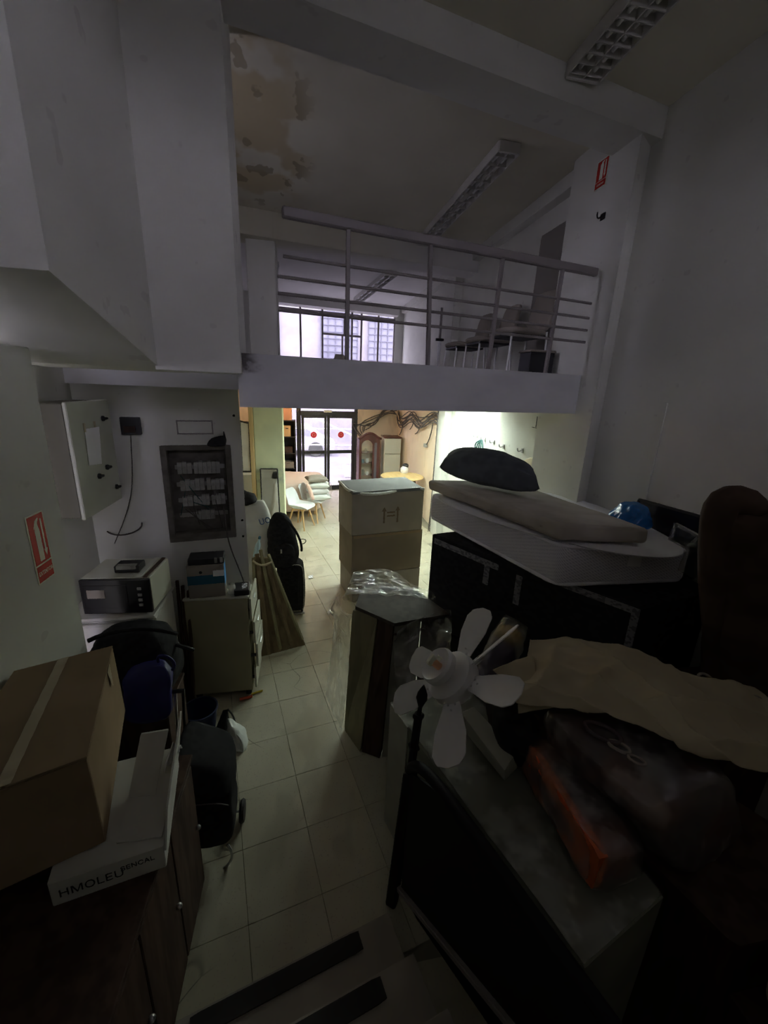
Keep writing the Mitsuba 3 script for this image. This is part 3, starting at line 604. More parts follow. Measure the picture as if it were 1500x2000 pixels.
cp = thing('cap', 'dark cap hanging over the upper right corner of the fuse board', 'cap')
part(cp, 'crown', soft([fp(-0.855, 2.365, 0.01), fp(-0.70, 2.365, 0.01), fp(-0.70, 2.365, 0.09), fp(-0.855, 2.365, 0.09), fp(-0.82, 2.43, 0.01), fp(-0.70, 2.46, 0.01), fp(-0.72, 2.44, 0.06), fp(-0.80, 2.43, 0.06)], (10, 8, 8), 0.5, 0.1), BLACKCLOTH, smooth=True)
part(cp, 'peak', soft([fp(-0.72, 2.40, 0.01), fp(-0.69, 2.40, 0.01), fp(-0.69, 2.40, 0.04), fp(-0.72, 2.40, 0.04), fp(-0.715, 2.485, 0.01), fp(-0.705, 2.485, 0.01), fp(-0.705, 2.485, 0.02), fp(-0.715, 2.485, 0.02)], (6, 6, 8), 0.5), BLACKCLOTH, smooth=True)
sk = thing('junction_box', 'open black junction box beside the electrical cabinet', 'box')
part(sk, 'box', fbar(-1.46, -1.32, 2.46, 2.60, 0.0, 0.03), BLACK); part(sk, 'terminal', fbar(-1.44, -1.36, 2.48, 2.53, 0.03, 0.04), DARKWOOD)
single('wall_cable', tube(curve([fp(-1.40, 2.46, 0.012), fp(-1.42, 2.2, 0.012), fp(-1.46, 1.95, 0.014), fp(-1.55, 1.7, 0.02), fp(-1.62, 1.55, 0.03)], 24), 0.0035, 6), CABLE, 'thin dark cable running down the fuse wall from the junction box', 'cable', smooth=True)
single('wall_cable', tube(curve([fp(-1.40, 1.72, 0.05), fp(-1.43, 1.66, 0.02), fp(-1.55, 1.62, 0.03), fp(-1.66, 1.66, 0.02)], 20), 0.006, 6), CABLE, 'short thick dark cable hooked low on the fuse wall behind the microwave', 'cable', smooth=True)
for q, (px, z) in enumerate(((-0.605, 1.66), (-0.605, 1.50), (-0.62, 2.62))):
    single('wall_anchor', lathe([(0, 0), (0.011, 0), (0.009, 0.006), (0, 0.006)], 12, frame3(fp(px, z, 0.0), MD, MN)), RUBBER, ('dark anchor in the fuse wall edge right of the board', 'dark anchor in the fuse wall edge below the board', 'dark anchor in the fuse wall edge above the board')[q], 'anchor')

# electrical cabinet on the recess wall
ec = thing('electrical_cabinet', 'grey steel electrical cabinet on the left recess wall', 'cabinet')
part(ec, 'body', bx(-1.75, 3.05, 1.955, -1.535, 3.63, 2.725, 0.006), DARKWOOD if False else mat('cabinet_side', (0.13, 0.125, 0.10), 0.6))
dr_ = part(ec, 'door', bx(-1.530, 3.035, 1.945, -1.505, 3.64, 2.735, 0.006), GREYBOX)
for y, z in ((3.50, 2.60), (3.31, 2.20), (3.45, 2.24), (3.56, 2.06)):
    part(dr_, 'knob', cat([lathe([(0, 0), (0.020, 0), (0.020, 0.012), (0, 0.012)], 14, frame3((-1.505, y, z), (0, 1, 0), (1, 0, 0))), bx(-1.495, y - 0.028, z - 0.008, -1.475, y + 0.028, z + 0.008, 0.003)]), BLACK)
pn = thing('paper_note', 'white paper note taped to the electrical cabinet door', 'paper')
part(pn, 'sheet', sheet(lambda u, v: np.stack([-1.500 + 0.012 * u * v, 3.19 + 0.185 * u + 0.02 * v, 2.30 + 0.25 * v - 0.02 * u * (1 - v)], -1), 6, 6, 0.001), PAPER)
for y in (3.215, 3.365): part(pn, 'tape', bx(-1.5045, y - 0.012, 2.53, -1.498, y + 0.008, 2.59, 0), TAPE)

# ================================================================ LEFT RECESS: fridge, microwave
fr = thing('fridge', 'white enamel fridge in the left recess under the microwave', 'fridge')
part(fr, 'body', bx(-1.74, 2.98, 0.02, -1.13, 3.42, 1.20, 0.02), METAL); part(fr, 'top', bx(-1.745, 2.95, 1.20, -1.12, 3.44, 1.225, 0.01), METAL)
part(fr, 'door', bx(-1.74, 2.93, 0.03, -1.13, 2.975, 1.18, 0.012), METAL)
mw = thing('microwave', 'old microwave with a black front and pale case on the fridge', 'microwave')
Mm = np.eye(4); Mm[:2, :2] = [[math.cos(-0.06), -math.sin(-0.06)], [math.sin(-0.06), math.cos(-0.06)]]; Mm[:3, 3] = (-1.36, 3.18, 1.23)
part(mw, 'case', moved(bx(-0.235, -0.17, 0.015, 0.235, 0.19, 0.285, 0.006), Mm), WOODCREAM)
part(mw, 'front', moved(bx(-0.235, -0.195, 0.012, 0.235, -0.168, 0.283, 0.006), Mm), BLACKGLOSS)
part(mw, 'window', moved(bx(-0.215, -0.199, 0.06, 0.08, -0.194, 0.24, 0.002), Mm), BLACKGLOSS)
part(mw, 'label', moved(bx(-0.19, -0.201, 0.14, -0.07, -0.198, 0.205, 0), Mm), CARDGREY)
part(mw, 'trim', moved(bx(0.13, -0.17, 0.284, 0.17, 0.19, 0.292, 0.002), Mm), WALL); part(mw, 'trim', moved(bx(0.185, -0.17, 0.284, 0.215, 0.19, 0.292, 0.002), Mm), DARKWOOD)
for z in (0.07, 0.11, 0.15, 0.20): part(mw, 'button', moved(bx(0.15, -0.203, z, 0.18, -0.194, z + 0.022, 0.003), Mm), SOCKET)
for x in (-0.18, 0.18):
    for y in (-0.12, 0.14): part(mw, 'foot', moved(bx(x - 0.02, y - 0.02, -0.004, x + 0.02, y + 0.02, 0.015, 0.002), Mm), BLACK)
tr = thing('black_tray', 'small black box with a pale strip lying on the microwave', 'box')
part(tr, 'body', bx(-1.40, 3.08, 1.523, -1.23, 3.20, 1.575, 0.004), BLACK); part(tr, 'strip', bx(-1.385, 3.076, 1.548, -1.25, 3.12, 1.578, 0.002), SOCKET)

# ================================================================ DRAWER UNIT
du = thing('drawer_unit', 'narrow pale drawer unit with its drawers pulled slightly out, side towards us', 'drawers')
DX0, DX1, DY0, DY1, DZ = -1.08, -0.545, 3.50, 3.74, 1.06
part(du, 'body', bx(DX0, DY0, 0.05, DX1, DY1, DZ - 0.02, 0.004), SIDEPANEL)
part(du, 'top', bx(DX0 - 0.01, DY0 - 0.005, DZ - 0.02, DX1 + 0.012, DY1 + 0.01, DZ, 0.004), WOODCREAM)
for k, (z0_, z1_, o) in enumerate(((0.80, 1.03, 0.012), (0.565, 0.79, 0.035), (0.31, 0.555, 0.05), (0.075, 0.30, 0.022))):
    d_ = part(du, 'drawer', bx(DX1 + o, DY0 + 0.004, z0_, DX1 + o + 0.018, DY1 + 0.20, z1_, 0.003), WOODCREAM)
    part(d_, 'handle', tube([(DX1 + o + 0.035, DY0 + 0.08, z1_ - 0.03), (DX1 + o + 0.035, DY1 - 0.06, z1_ - 0.03)], 0.006), STEEL)
    part(d_, 'runner', bx(DX1 - 0.01, DY0 + 0.01, (z0_ + z1_) / 2 - 0.01, DX1 + o, DY0 + 0.03, (z0_ + z1_) / 2 + 0.01, 0), BLACK)
part(du, 'body', bx(DX0, DY1, 0.05, DX1, DY1 + 0.19, DZ - 0.02, 0.004), SIDEPANEL) if False else None
for x in (DX0 + 0.04, DX1 - 0.04): part(du, 'foot', bx(x - 0.025, DY0 + 0.01, 0, x + 0.025, DY1 - 0.01, 0.05, 0.004), BLACK)
bb = thing('product_box', 'carton with a blue band standing on the drawer unit', 'box')
Mx = np.eye(4); Mx[:3, 3] = (-0.89, 3.60, DZ); Mx[:2, :2] = [[math.cos(0.1), -math.sin(0.1)], [math.sin(0.1), math.cos(0.1)]]
part(bb, 'carton', moved(bx(-0.15, -0.085, 0, 0.15, 0.075, 0.31, 0.003), Mx), CARDGREY)
part(bb, 'band', moved(bx(-0.151, -0.0865, 0.13, 0.151, -0.084, 0.215, 0), Mx), TEAL)
part(bb, 'band', moved(bx(0.149, -0.08, 0.10, 0.1515, 0.06, 0.29, 0), Mx), BLUELABEL)
part(bb, 'white_label', moved(bx(0.06, -0.0885, 0.20, 0.151, -0.085, 0.255, 0), Mx), PAPER); part(bb, 'grip_hole', moved(lathe([(0, 0), (0.013, 0), (0.013, 0.003), (0, 0.003)], 14, frame3((-0.04, -0.0845, 0.245), (1, 0, 0), (0, -1, 0))), Mx), BLACK)
nb = thing('black_case', 'flat black case with pale clips lying on the blue banded carton', 'case')
part(nb, 'body', moved(bx(-0.135, -0.08, 0.312, 0.155, 0.09, 0.37, 0.006), Mx), BLACK)
for x in (0.09, 0.135): part(nb, 'clip', moved(bx(x - 0.012, -0.086, 0.325, x + 0.012, -0.078, 0.372, 0.002), Mx), SOCKET)
gl = thing('glass_jar', 'small clear glass jar on the drawer unit beside the black device', 'jar')
prj = [(0, 0.004), (0.030, 0.004), (0.036, 0.02), (0.036, 0.075), (0.030, 0.09), (0.030, 0.10)]
part(gl, 'glass', lathe(prj + [(r - 0.003, z) for r, z in reversed(prj[2:])] + [(0, 0.012)], 24, frame3((-0.685, 3.56, DZ), (1, 0, 0), (0, 0, 1))), BOTTLE, smooth=40)
bdv = thing('black_device', 'flat black device with white characters on the corner of the drawer unit', 'device')
Md = frame3((-0.60, 3.60, DZ + 0.028), (0.1, -1, 0), (0, 0, 1))
part(bdv, 'body', moved(bx(-0.088, -0.065, -0.028, 0.088, 0.065, 0.028, 0.006), Md), BLACK)
part(bdv, 'lettering', moved(cat([meshkit.text_mesh('90', 0.045, 0.001, True).apply_translation([-0.055, 0.0, 0.028]), meshkit.text_mesh('S.', 0.030, 0.001, True).apply_translation([0.02, 0.005, 0.028])]), Md), PAPER)
part(bdv, 'jack', moved(bx(0.06, 0.065, -0.01, 0.075, 0.075, 0.005, 0.001), Md), STEEL)
single('power_cable', tube(curve([fp(-0.76, 1.80, -0.03), fp(-0.745, 1.62, 0.02), fp(-0.735, 1.48, 0.02), (-0.68, 3.78, 1.32), (-0.60, 3.68, 1.14), (-0.585, 3.655, 1.10)], 30), 0.006, 6), CABLE, 'black cable hanging from the fuse board down to the black device', 'cable', smooth=True)
cr = thing('leaning_rail', 'dark upright rails leaning in the gap between fridge and drawer unit', 'rails')
for k, (x, xx) in enumerate(((-1.12, -1.13), (-1.09, -1.09), (-1.06, -1.045))): part(cr, 'rail', bar((x, 3.44 - 0.02 * k, 0), (xx, 3.55, 1.22 - 0.05 * k), 0.025, 0.03), DARKWOOD)
tl = thing('floor_tool', 'small red and yellow tool on the floor by the drawer unit', 'tool')
part(tl, 'grip', tube(curve([(-0.66, 3.43, 0.015), (-0.60, 3.44, 0.018), (-0.55, 3.46, 0.014)], 8), 0.013), mat('tool_red', (0.45, 0.07, 0.03), 0.5)); part(tl, 'shaft', tube([(-0.56, 3.49, 0.012), (-0.46, 3.53, 0.012)], 0.009), mat('tool_yellow', (0.55, 0.42, 0.04), 0.5))

# ================================================================ PLANKS, SUITCASE, BACKPACK, WHITE BAG BEHIND THE FUSE WALL
pk = thing('plank_bundle', 'bundle of old planks on a backing board leaning past the fuse wall edge', 'planks')
base0, base1 = A([-0.56, 4.08, 0.0]), A([-0.05, 4.25, 0.0])
top0, top1 = A([-0.60, 4.48, 1.02]), A([-0.44, 4.50, 1.00])
nrm = A([0.10, -0.93, 0.36])
part(pk, 'board', fix(hull([base0, base1, base0 + A([0.0, 0.03, 0]), base1 + A([0, 0.03, 0]), top0, top1, top0 + A([0, 0.03, 0]), top1 + A([0, 0.03, 0])])), PLANKWOOD)
for k in range(5):
    t = k / 4.0
    p = base0 * (1 - t) + base1 * t + A([-0.03 * t, -0.045 - 0.01 * (k % 2), 0.012 + 0.09 * t]); q = top0 * (1 - t) + top1 * t + A([0.0, -0.045, 0.02 + 0.05 * ((k * 7) % 3)])
    part(pk, 'plank', bar(p + A([0, 0, 0.0]), q, 0.032 + 0.012 * (k % 2), 0.03), PLANKWOOD if k % 2 else GREENBOARD)
part(pk, 'wrap', tube(curve([(-0.60, 4.40, 1.02), (-0.50, 4.36, 0.98), (-0.40, 4.40, 1.00)], 8), 0.012), TAPE)
sb = thing('bottle_on_pole', 'pale blue bottle on an added pole behind the leaning planks', 'bottle_on_pole')  # a blue bottle; the pole is added to hold it up
part(sb, 'pole', tube([(-0.60, 4.62, 0.0), (-0.60, 4.62, 0.99)], 0.012), STEEL)
part(sb, 'head', lathe([(0, 0), (0.03, 0), (0.03, 0.15), (0.012, 0.19), (0.012, 0.22), (0, 0.22)], 18, frame3((-0.60, 4.62, 0.98), (1, 0, 0), (0.25, 0, 1))), mat('pale_blue', (0.45, 0.62, 0.70), 0.4), smooth=40)
part(sb, 'tip', lathe([(0, 0.22), (0.016, 0.22), (0.014, 0.25), (0, 0.25)], 14, frame3((-0.60, 4.62, 0.98), (1, 0, 0), (0.25, 0, 1))), TEAL)
sc = thing('suitcase', 'upright black trolley suitcase with grey piping in the aisle behind the planks', 'suitcase')
sc8 = [(-0.36, 4.93, 0.05), (-0.06, 4.93, 0.05), (-0.06, 5.22, 0.05), (-0.36, 5.22, 0.05), (-0.39, 4.90, 0.72), (-0.07, 4.90, 0.72), (-0.07, 5.18, 0.72), (-0.39, 5.18, 0.72)]
part(sc, 'shell', rbox(sc8, 0.06, (10, 8, 14), 0.02), BLACKCLOTH, smooth=True)
part(sc, 'piping', tube(curve([(-0.075, 4.945, 0.08), (-0.060, 4.93, 0.3), (-0.065, 4.925, 0.6), (-0.09, 4.92, 0.70), (-0.2, 4.915, 0.722), (-0.33, 4.92, 0.705)], 40), 0.007, 6), SOCKET, smooth=True)
part(sc, 'pocket', soft([(-0.33, 4.90, 0.12), (-0.12, 4.90, 0.12), (-0.12, 4.95, 0.12), (-0.33, 4.95, 0.12), (-0.35, 4.87, 0.55), (-0.12, 4.87, 0.55), (-0.12, 4.93, 0.55), (-0.35, 4.93, 0.55)], (10, 4, 14), 0.3), BLACKCLOTH, smooth=True)
part(sc, 'base_bar', bar((-0.22, 4.915, 0.035), (-0.06, 4.925, 0.035), 0.03, 0.02), STEEL)
for x in (-0.33, -0.09):
    for y in (4.97, 5.17): part(sc, 'wheel', lathe([(0, -0.012), (0.025, -0.012), (0.028, 0), (0.025, 0.012), (0, 0.012)], 16, frame3((x, y, 0.028), (0, 1, 0), (1, 0, 0))), RUBBER)
bpk = thing('backpack', 'black backpack standing on the suitcase', 'backpack')
part(bpk, 'body', soft([(-0.50, 4.86, 0.70), (-0.11, 4.86, 0.73), (-0.10, 5.12, 0.73), (-0.46, 5.14, 0.70), (-0.47, 4.92, 1.38), (-0.23, 4.92, 1.38), (-0.20, 5.10, 1.30), (-0.45, 5.12, 1.33)], (18, 14, 22), 0.55, 0.14, 0.02, 7, 3), BLACKCLOTH, smooth=True)
part(bpk, 'pocket', soft([(-0.44, 4.81, 0.72), (-0.16, 4.81, 0.75), (-0.16, 4.90, 0.75), (-0.44, 4.90, 0.72), (-0.41, 4.83, 1.02), (-0.18, 4.83, 1.02), (-0.18, 4.92, 1.02), (-0.41, 4.92, 1.02)], (12, 6, 12), 0.5, 0.1), BLACKCLOTH, smooth=True)
part(bpk, 'strap', tube(curve([(-0.28, 4.86, 1.36), (-0.15, 4.86, 1.20), (-0.09, 4.86, 1.05), (-0.08, 4.90, 0.92)], 16), 0.016, 6), BLACKCLOTH, smooth=True)
part(bpk, 'loop', tube(curve([(-0.09, 4.86, 1.07), (-0.05, 4.85, 1.09), (-0.025, 4.85, 1.07), (-0.04, 4.85, 1.04), (-0.09, 4.86, 1.04)], 18), 0.005, 6), CABLE, smooth=True)
part(bpk, 'buckle', bx(-0.33, 4.795, 0.93, -0.31, 4.815, 0.98, 0.004), SOCKET)
wb = thing('white_sack', 'big white sack with blue print beside the backpack', 'sack')
part(wb, 'sack', soft([(-0.92, 5.05, 0.0), (-0.48, 5.05, 0.0), (-0.48, 5.45, 0.0), (-0.92, 5.45, 0.0), (-0.82, 5.08, 1.42), (-0.48, 5.10, 1.52), (-0.48, 5.30, 1.44), (-0.82, 5.30, 1.42)], (16, 14, 24), 0.4, 0.08, 0.04, 5, 8), WHITEBAG, smooth=True)
part(wb, 'print', text('UO', 0.07, frame3((-0.585, 5.035, 1.22), (1, 0.05, 0.25), (0.1, -1, 0.05)), 0.004, True), mat('blue_print', (0.10, 0.16, 0.30), 0.6))
dk_ = thing('dark_garment_bag', 'dark crumpled bag on top of the white sack at the wall edge', 'bag')
part(dk_, 'bag', soft([(-0.88, 5.02, 1.44), (-0.62, 5.02, 1.48), (-0.62, 5.30, 1.48), (-0.88, 5.30, 1.44), (-0.85, 5.05, 1.62), (-0.66, 5.05, 1.60), (-0.66, 5.25, 1.60), (-0.85, 5.25, 1.62)], (12, 12, 10), 0.6, 0.1, 0.04, 9, 4), BLACKCLOTH, smooth=True)
lit = thing('floor_scrap', 'small white scrap on the floor beside the suitcase', 'scrap')
part(lit, 'scrap', sheet(lambda u, v: np.stack([0.0 + 0.07 * u, 5.98 + 0.10 * v + 0.02 * u, 0.006 + 0.012 * np.sin(6 * u + 3 * v) ** 2], -1), 8, 8, 0.002), PAPER)

# ================================================================ LEFT FOREGROUND
tc = thing('trolley_bag', 'black shopping trolley bag with an upright chromed handle frame by the white card box', 'trolley bag')
part(tc, 'bag', rbox([(-0.80, 1.99, 0.12), (-0.50, 1.99, 0.12), (-0.50, 2.28, 0.12), (-0.80, 2.28, 0.12), (-0.81, 2.02, 0.76), (-0.50, 2.04, 0.60), (-0.50, 2.36, 0.62), (-0.80, 2.36, 0.78)], 0.06, (14, 12, 18), 0.02, 0.012, 8, 2), BLACKCLOTH, smooth=True)
part(tc, 'flap', soft([(-0.815, 1.985, 0.58), (-0.485, 1.985, 0.47), (-0.485, 2.38, 0.50), (-0.80, 2.38, 0.62), (-0.80, 2.02, 0.80), (-0.51, 2.06, 0.655), (-0.51, 2.37, 0.665), (-0.79, 2.38, 0.82)], (14, 12, 8), 0.4, 0.05), BLACKCLOTH, smooth=True)
part(tc, 'piping', tube(curve([(-0.815, 1.98, 0.585), (-0.76, 1.968, 0.555), (-0.62, 1.972, 0.525), (-0.49, 1.985, 0.475)], 16), 0.004, 6), CABLE)
for x in (-0.845, -0.80): part(tc, 'handle_tube', tube(curve([(x, 2.30, 0.10), (x, 2.32, 0.60), (x + 0.01, 2.36, 1.02)], 10), 0.009, 8), CHROME if x < -0.82 else BLACK, smooth=True)
part(tc, 'grip', tube([(-0.85, 2.36, 1.02), (-0.78, 2.36, 1.02)], 0.013, 8), BLACK)
for x in (-0.83, -0.47): part(tc, 'wheel', lathe([(0, -0.015), (0.065, -0.015), (0.075, 0), (0.065, 0.015), (0, 0.015)], 20, frame3((x, 2.26, 0.075), (0, 1, 0), (1, 0, 0))), RUBBER)
part(tc, 'axle', tube([(-0.83, 2.26, 0.075), (-0.47, 2.26, 0.075)], 0.008), STEEL)
part(tc, 'foot_frame', tube(curve([(-0.78, 2.0, 0.14), (-0.78, 1.97, 0.012), (-0.52, 1.97, 0.012), (-0.52, 2.0, 0.14)], 20), 0.008), STEEL)
pb = thing('carrier_bag', 'thin white carrier bag on the floor beside the trolley bag', 'bag')
part(pb, 'bag', soft([(-0.72, 2.84, 0.0), (-0.53, 2.80, 0.0), (-0.50, 3.02, 0.0), (-0.66, 3.06, 0.0), (-0.66, 2.96, 0.17), (-0.61, 2.90, 0.12), (-0.60, 3.02, 0.12), (-0.72, 3.08, 0.16)], (14, 12, 8), 0.5, 0.05, 0.045, 9, 5), WHITEBAG, smooth=True)
part(pb, 'handle', tube(curve([(-0.60, 2.92, 0.09), (-0.555, 2.86, 0.07), (-0.54, 2.80, 0.03)], 8), [0.012, 0.012, 0.01, 0.01, 0.009, 0.008, 0.007, 0.006], 6), WHITEBAG)
bu = thing('bucket', 'dark blue bucket on the floor in front of the drawer unit', 'bucket')
part(bu, 'body', lathe([(0, 0), (0.11, 0), (0.14, 0.20), (0.146, 0.20), (0.146, 0.215), (0.133, 0.215), (0.10, 0.012), (0, 0.012)], 28, frame3((-0.93, 3.13, 0), (1, 0, 0), (0, 0, 1))), mat('bucket_blue', (0.02, 0.028, 0.07), 0.6), smooth=40)
part(bu, 'handle', tube(curve([(-1.07, 3.13, 0.20), (-0.93, 3.01, 0.17), (-0.79, 3.13, 0.20)], 16), 0.004, 6), STEEL)
br = thing('black_wedge', 'black triangular bag corner standing between bucket and carrier bag', 'bag')
part(br, 'body', fix(hull([(-0.84, 2.86, 0), (-0.73, 2.90, 0), (-0.70, 3.14, 0), (-0.78, 3.14, 0), (-0.70, 3.10, 0.20), (-0.74, 3.11, 0.19)])), BLACKCLOTH); part(br, 'strap', tube(curve([(-0.70, 3.10, 0.20), (-0.66, 3.10, 0.12), (-0.65, 3.09, 0.02)], 8), 0.008), BLACK)
# dark sideboard that carries the boxes
sd = thing('sideboard', 'low dark wood sideboard under the boxes at the lower left', 'sideboard')
part(sd, 'body', bx(-1.39, 0.75, 0.06, -0.64, 1.86, 0.975, 0.004), DARKWOOD); part(sd, 'top', bx(-1.395, 0.73, 0.975, -0.62, 1.88, 1.0, 0.004), DARKWOOD)
for i in range(3): part(sd, 'door', bx(-0.64, 0.77 + 0.365 * i, 0.10, -0.625, 1.125 + 0.365 * i, 0.95, 0.004), DARKWOOD)
for i in range(3): part(sd, 'knob', trimesh.creation.icosphere(2, 0.014).apply_translation([-0.615, 1.09 + 0.365 * i, 0.55]), STEEL, smooth=True)
for x in (-1.34, -0.69):
    for y in (0.80, 1.80): part(sd, 'foot', bx(x - 0.03, y - 0.03, 0, x + 0.03, y + 0.03, 0.06, 0.003), DARKWOOD)
# flat white box with handwriting
wx = thing('white_card_box', 'open white card box with black handwriting on its front flap', 'box')
b0 = [(-0.955, 1.245, 1.001), (-0.585, 1.325, 1.001), (-0.67, 1.82, 1.001), (-1.07, 1.74, 1.001)]
part(wx, 'body', hexa(up(b0, 0.115), 0.01), WHITECARD)
part(wx, 'flap', hexa([(-0.586, 1.33, 1.08), (-0.578, 1.33, 1.08), (-0.662, 1.82, 1.08), (-0.67, 1.82, 1.08), (-0.58, 1.38, 1.24), (-0.572, 1.38, 1.24), (-0.632, 1.84, 1.32), (-0.64, 1.84, 1.32)]), WHITECARD)
part(wx, 'flap', hexa([(-0.80, 1.56, 1.117), (-0.69, 1.56, 1.117), (-0.69, 1.57, 1.117), (-0.80, 1.57, 1.117), (-0.80, 1.76, 1.27), (-0.68, 1.77, 1.27), (-0.68, 1.78, 1.27), (-0.80, 1.77, 1.27)]), WHITECARD)
part(wx, 'flap', hexa([(-0.77, 1.36, 1.117), (-0.60, 1.36, 1.117), (-0.62, 1.54, 1.117), (-0.79, 1.54, 1.117), (-0.77, 1.36, 1.124), (-0.60, 1.36, 1.124), (-0.62, 1.54, 1.124), (-0.79, 1.54, 1.124)]), WHITECARD)
part(wx, 'handwriting', cat([text('HMOLEU', 0.036, frame3((-0.93, 1.2488, 1.038), (0.37, 0.08, 0), (0.08, -0.37, 0)), 0.001), text('SENCAL', 0.022, frame3((-0.735, 1.291, 1.062), (0.37, 0.08, 0.012), (0.08, -0.37, 0)), 0.001)]), INK)
part(wx, 'paper', sheet(lambda u, v: np.stack([-0.68 + 0.05 * u, 1.66 + 0.12 * v, 1.13 + 0.15 * u * (1 - v) + 0.03 * np.sin(9 * v)], -1), 8, 8, 0.002), PAPER)
# large cardboard box
cb = thing('cardboard_box', 'large brown cardboard box with a tape seam along the top, lower left', 'box')
C0 = [A((-1.022, 1.249, 1.540)), A((-0.820, 1.381, 1.540)), A((-1.020, 2.101, 1.540)), A((-1.382, 1.945, 1.540))]
C0[0] = C0[1] + (C0[3] - C0[2]) * 1.15
lowc = [p * A([1, 1, 0]) + A([0, 0, 1.122]) + (sum(C0) / 4 - p) * A([-0.03, -0.03, 0]) for p in C0]
part(cb, 'body', hexa(lowc + [p - A([0, 0, 0.006]) for p in C0], 0.006), CARD)
mA, mB = (C0[3] * 0.52 + C0[2] * 0.48), (C0[0] * 0.52 + C0[1] * 0.48)
def quad(a, b, c, d, h): return fix(hull([a, b, c, d, a + A([0, 0, h]), b + A([0, 0, h]), c + A([0, 0, h]), d + A([0, 0, h])]))
gp = (C0[2] - C0[3]) * 0.012
part(cb, 'flap', quad(C0[3], mA - gp, mB - gp, C0[0], 0.005), CARD); part(cb, 'flap', quad(mA + gp, C0[2], C0[1], mB + gp, 0.006), CARD)
part(cb, 'tape', patch and fix(opensheet(lambda u, v: (mA * (1 - u[..., None]) + mB * u[..., None]) + (v[..., None] - 0.5) * (C0[2] - C0[3]) * 0.11 + A([0, 0, 1]) * (0.0075 + 0.004 * np.abs(np.sin(u * 23))[..., None]), 24, 3)), TAPE)
part(cb, 'tape', fix(hull([C0[2] * 0.8 + C0[1] * 0.2 + A([0.003, 0, 0.001]), C0[2] * 0.7 + C0[1] * 0.3 + A([0.003, 0, 0.001]), C0[2] * 0.75 + C0[1] * 0.25 + A([0.012, 0.0, -0.10]), C0[2] * 0.72 + C0[1] * 0.28 + A([0.012, 0, -0.09])])), TAPE)
bg = thing('black_holdall', 'big black holdall behind the cardboard box', 'bag')
part(bg, 'body', soft([(-1.42, 2.54, 0.78), (-0.93, 2.50, 0.78), (-0.90, 2.90, 0.78), (-1.45, 2.90, 0.78), (-1.40, 2.56, 1.27), (-0.98, 2.52, 1.28), (-0.95, 2.86, 1.30), (-1.42, 2.88, 1.24)], (18, 14, 12), 0.5, 0.1, 0.035, 6, 6), BLACKCLOTH, smooth=True)
part(bg, 'strap', tube(curve([(-1.40, 2.60, 1.27), (-1.2, 2.62, 1.32), (-1.0, 2.62, 1.31), (-0.90, 2.70, 1.22)], 20), 0.014, 6), BLACKCLOTH, smooth=True)
part(bg, 'tag', tube(curve([(-0.92, 2.72, 1.12), (-0.84, 2.70, 1.10), (-0.80, 2.70, 1.08)], 6), 0.014, 6), BLACK)
st = thing('packing_case', 'plain dark case on the floor under the black holdall', 'case')
part(st, 'body', bx(-1.38, 2.50, 0.0, -0.95, 2.88, 0.745, 0.008), DARKWOOD); part(st, 'lid', bx(-1.39, 2.49, 0.745, -0.94, 2.89, 0.765, 0.004), DARKWOOD)
nv = thing('blue_bag', 'shiny navy blue bag hanging between the cardboard box and the trolley bag', 'bag')
part(nv, 'body', soft([(-1.12, 2.26, 0.86), (-0.83, 2.22, 0.90), (-0.86, 2.40, 0.90), (-1.14, 2.45, 0.86), (-1.12, 2.34, 1.16), (-0.86, 2.36, 1.22), (-0.88, 2.46, 1.22), (-1.12, 2.47, 1.16)], (16, 12, 12), 0.45, 0.1, 0.03, 8, 9), NAVYBAG, smooth=True)
part(nv, 'handle', tube(curve([(-0.93, 2.42, 1.20), (-0.90, 2.40, 1.26), (-0.86, 2.40, 1.24), (-0.845, 2.38, 1.16)], 14), 0.010, 6), NAVYBAG, smooth=True)
# ================================================================ STAIR, NEWEL, BALUSTRADE
BD = A([0.297, -0.955, 0.0]); BN = A([0.955, 0.297, 0.0]); NB = A([0.48, 1.60, 0.0])
stp = thing('stairs', 'stone stair with black rubber nosing strips at the bottom edge, climbing towards us', 'stairs')
def sp(u, v, z):                      # u across the stair (leftwards from the balustrade), v towards us
    return A([0.42 - 0.972 * u + 0.236 * v, 1.49 - 0.236 * u - 0.972 * v, z])
for k in range(6):
    v0 = 0.0 + 0.275 * k; z1_ = 0.17 * (k + 1)
    st_ = part(stp, 'step', hexa([sp(0.02, v0, 0), sp(1.06, v0, 0), sp(1.06, 1.75, 0), sp(0.02, 1.75, 0), sp(0.02, v0, z1_), sp(1.06, v0, z1_), sp(1.06, 1.75, z1_), sp(0.02, 1.75, z1_)] if k == 0 else
                                 [sp(0.02, v0, z1_ - 0.17), sp(1.06, v0, z1_ - 0.17), sp(1.06, 1.75, z1_ - 0.17), sp(0.02, 1.75, z1_ - 0.17), sp(0.02, v0, z1_), sp(1.06, v0, z1_), sp(1.06, 1.75, z1_), sp(0.02, 1.75, z1_)], 0.004), TREADM)
    part(st_, 'nosing_strip', hexa([sp(0.20, v0 + 0.012, z1_), sp(1.0, v0 + 0.012, z1_), sp(1.0, v0 + 0.095, z1_), sp(0.20, v0 + 0.095, z1_), sp(0.20, v0 + 0.012, z1_ + 0.008), sp(1.0, v0 + 0.012, z1_ + 0.008), sp(1.0, v0 + 0.095, z1_ + 0.008), sp(0.20, v0 + 0.095, z1_ + 0.008)], 0.05), RUBBER)
nw = thing('newel_post', 'black iron newel post with a spear finial at the foot of the stair', 'post')
part(nw, 'shaft', bar((0.455, 1.62, 0.0), (0.50, 1.585, 1.02), 0.062, 0.062), IRON)
part(nw, 'upper_shaft', bar((0.50, 1.585, 1.02), (0.515, 1.57, 1.40), 0.034, 0.034), IRON)
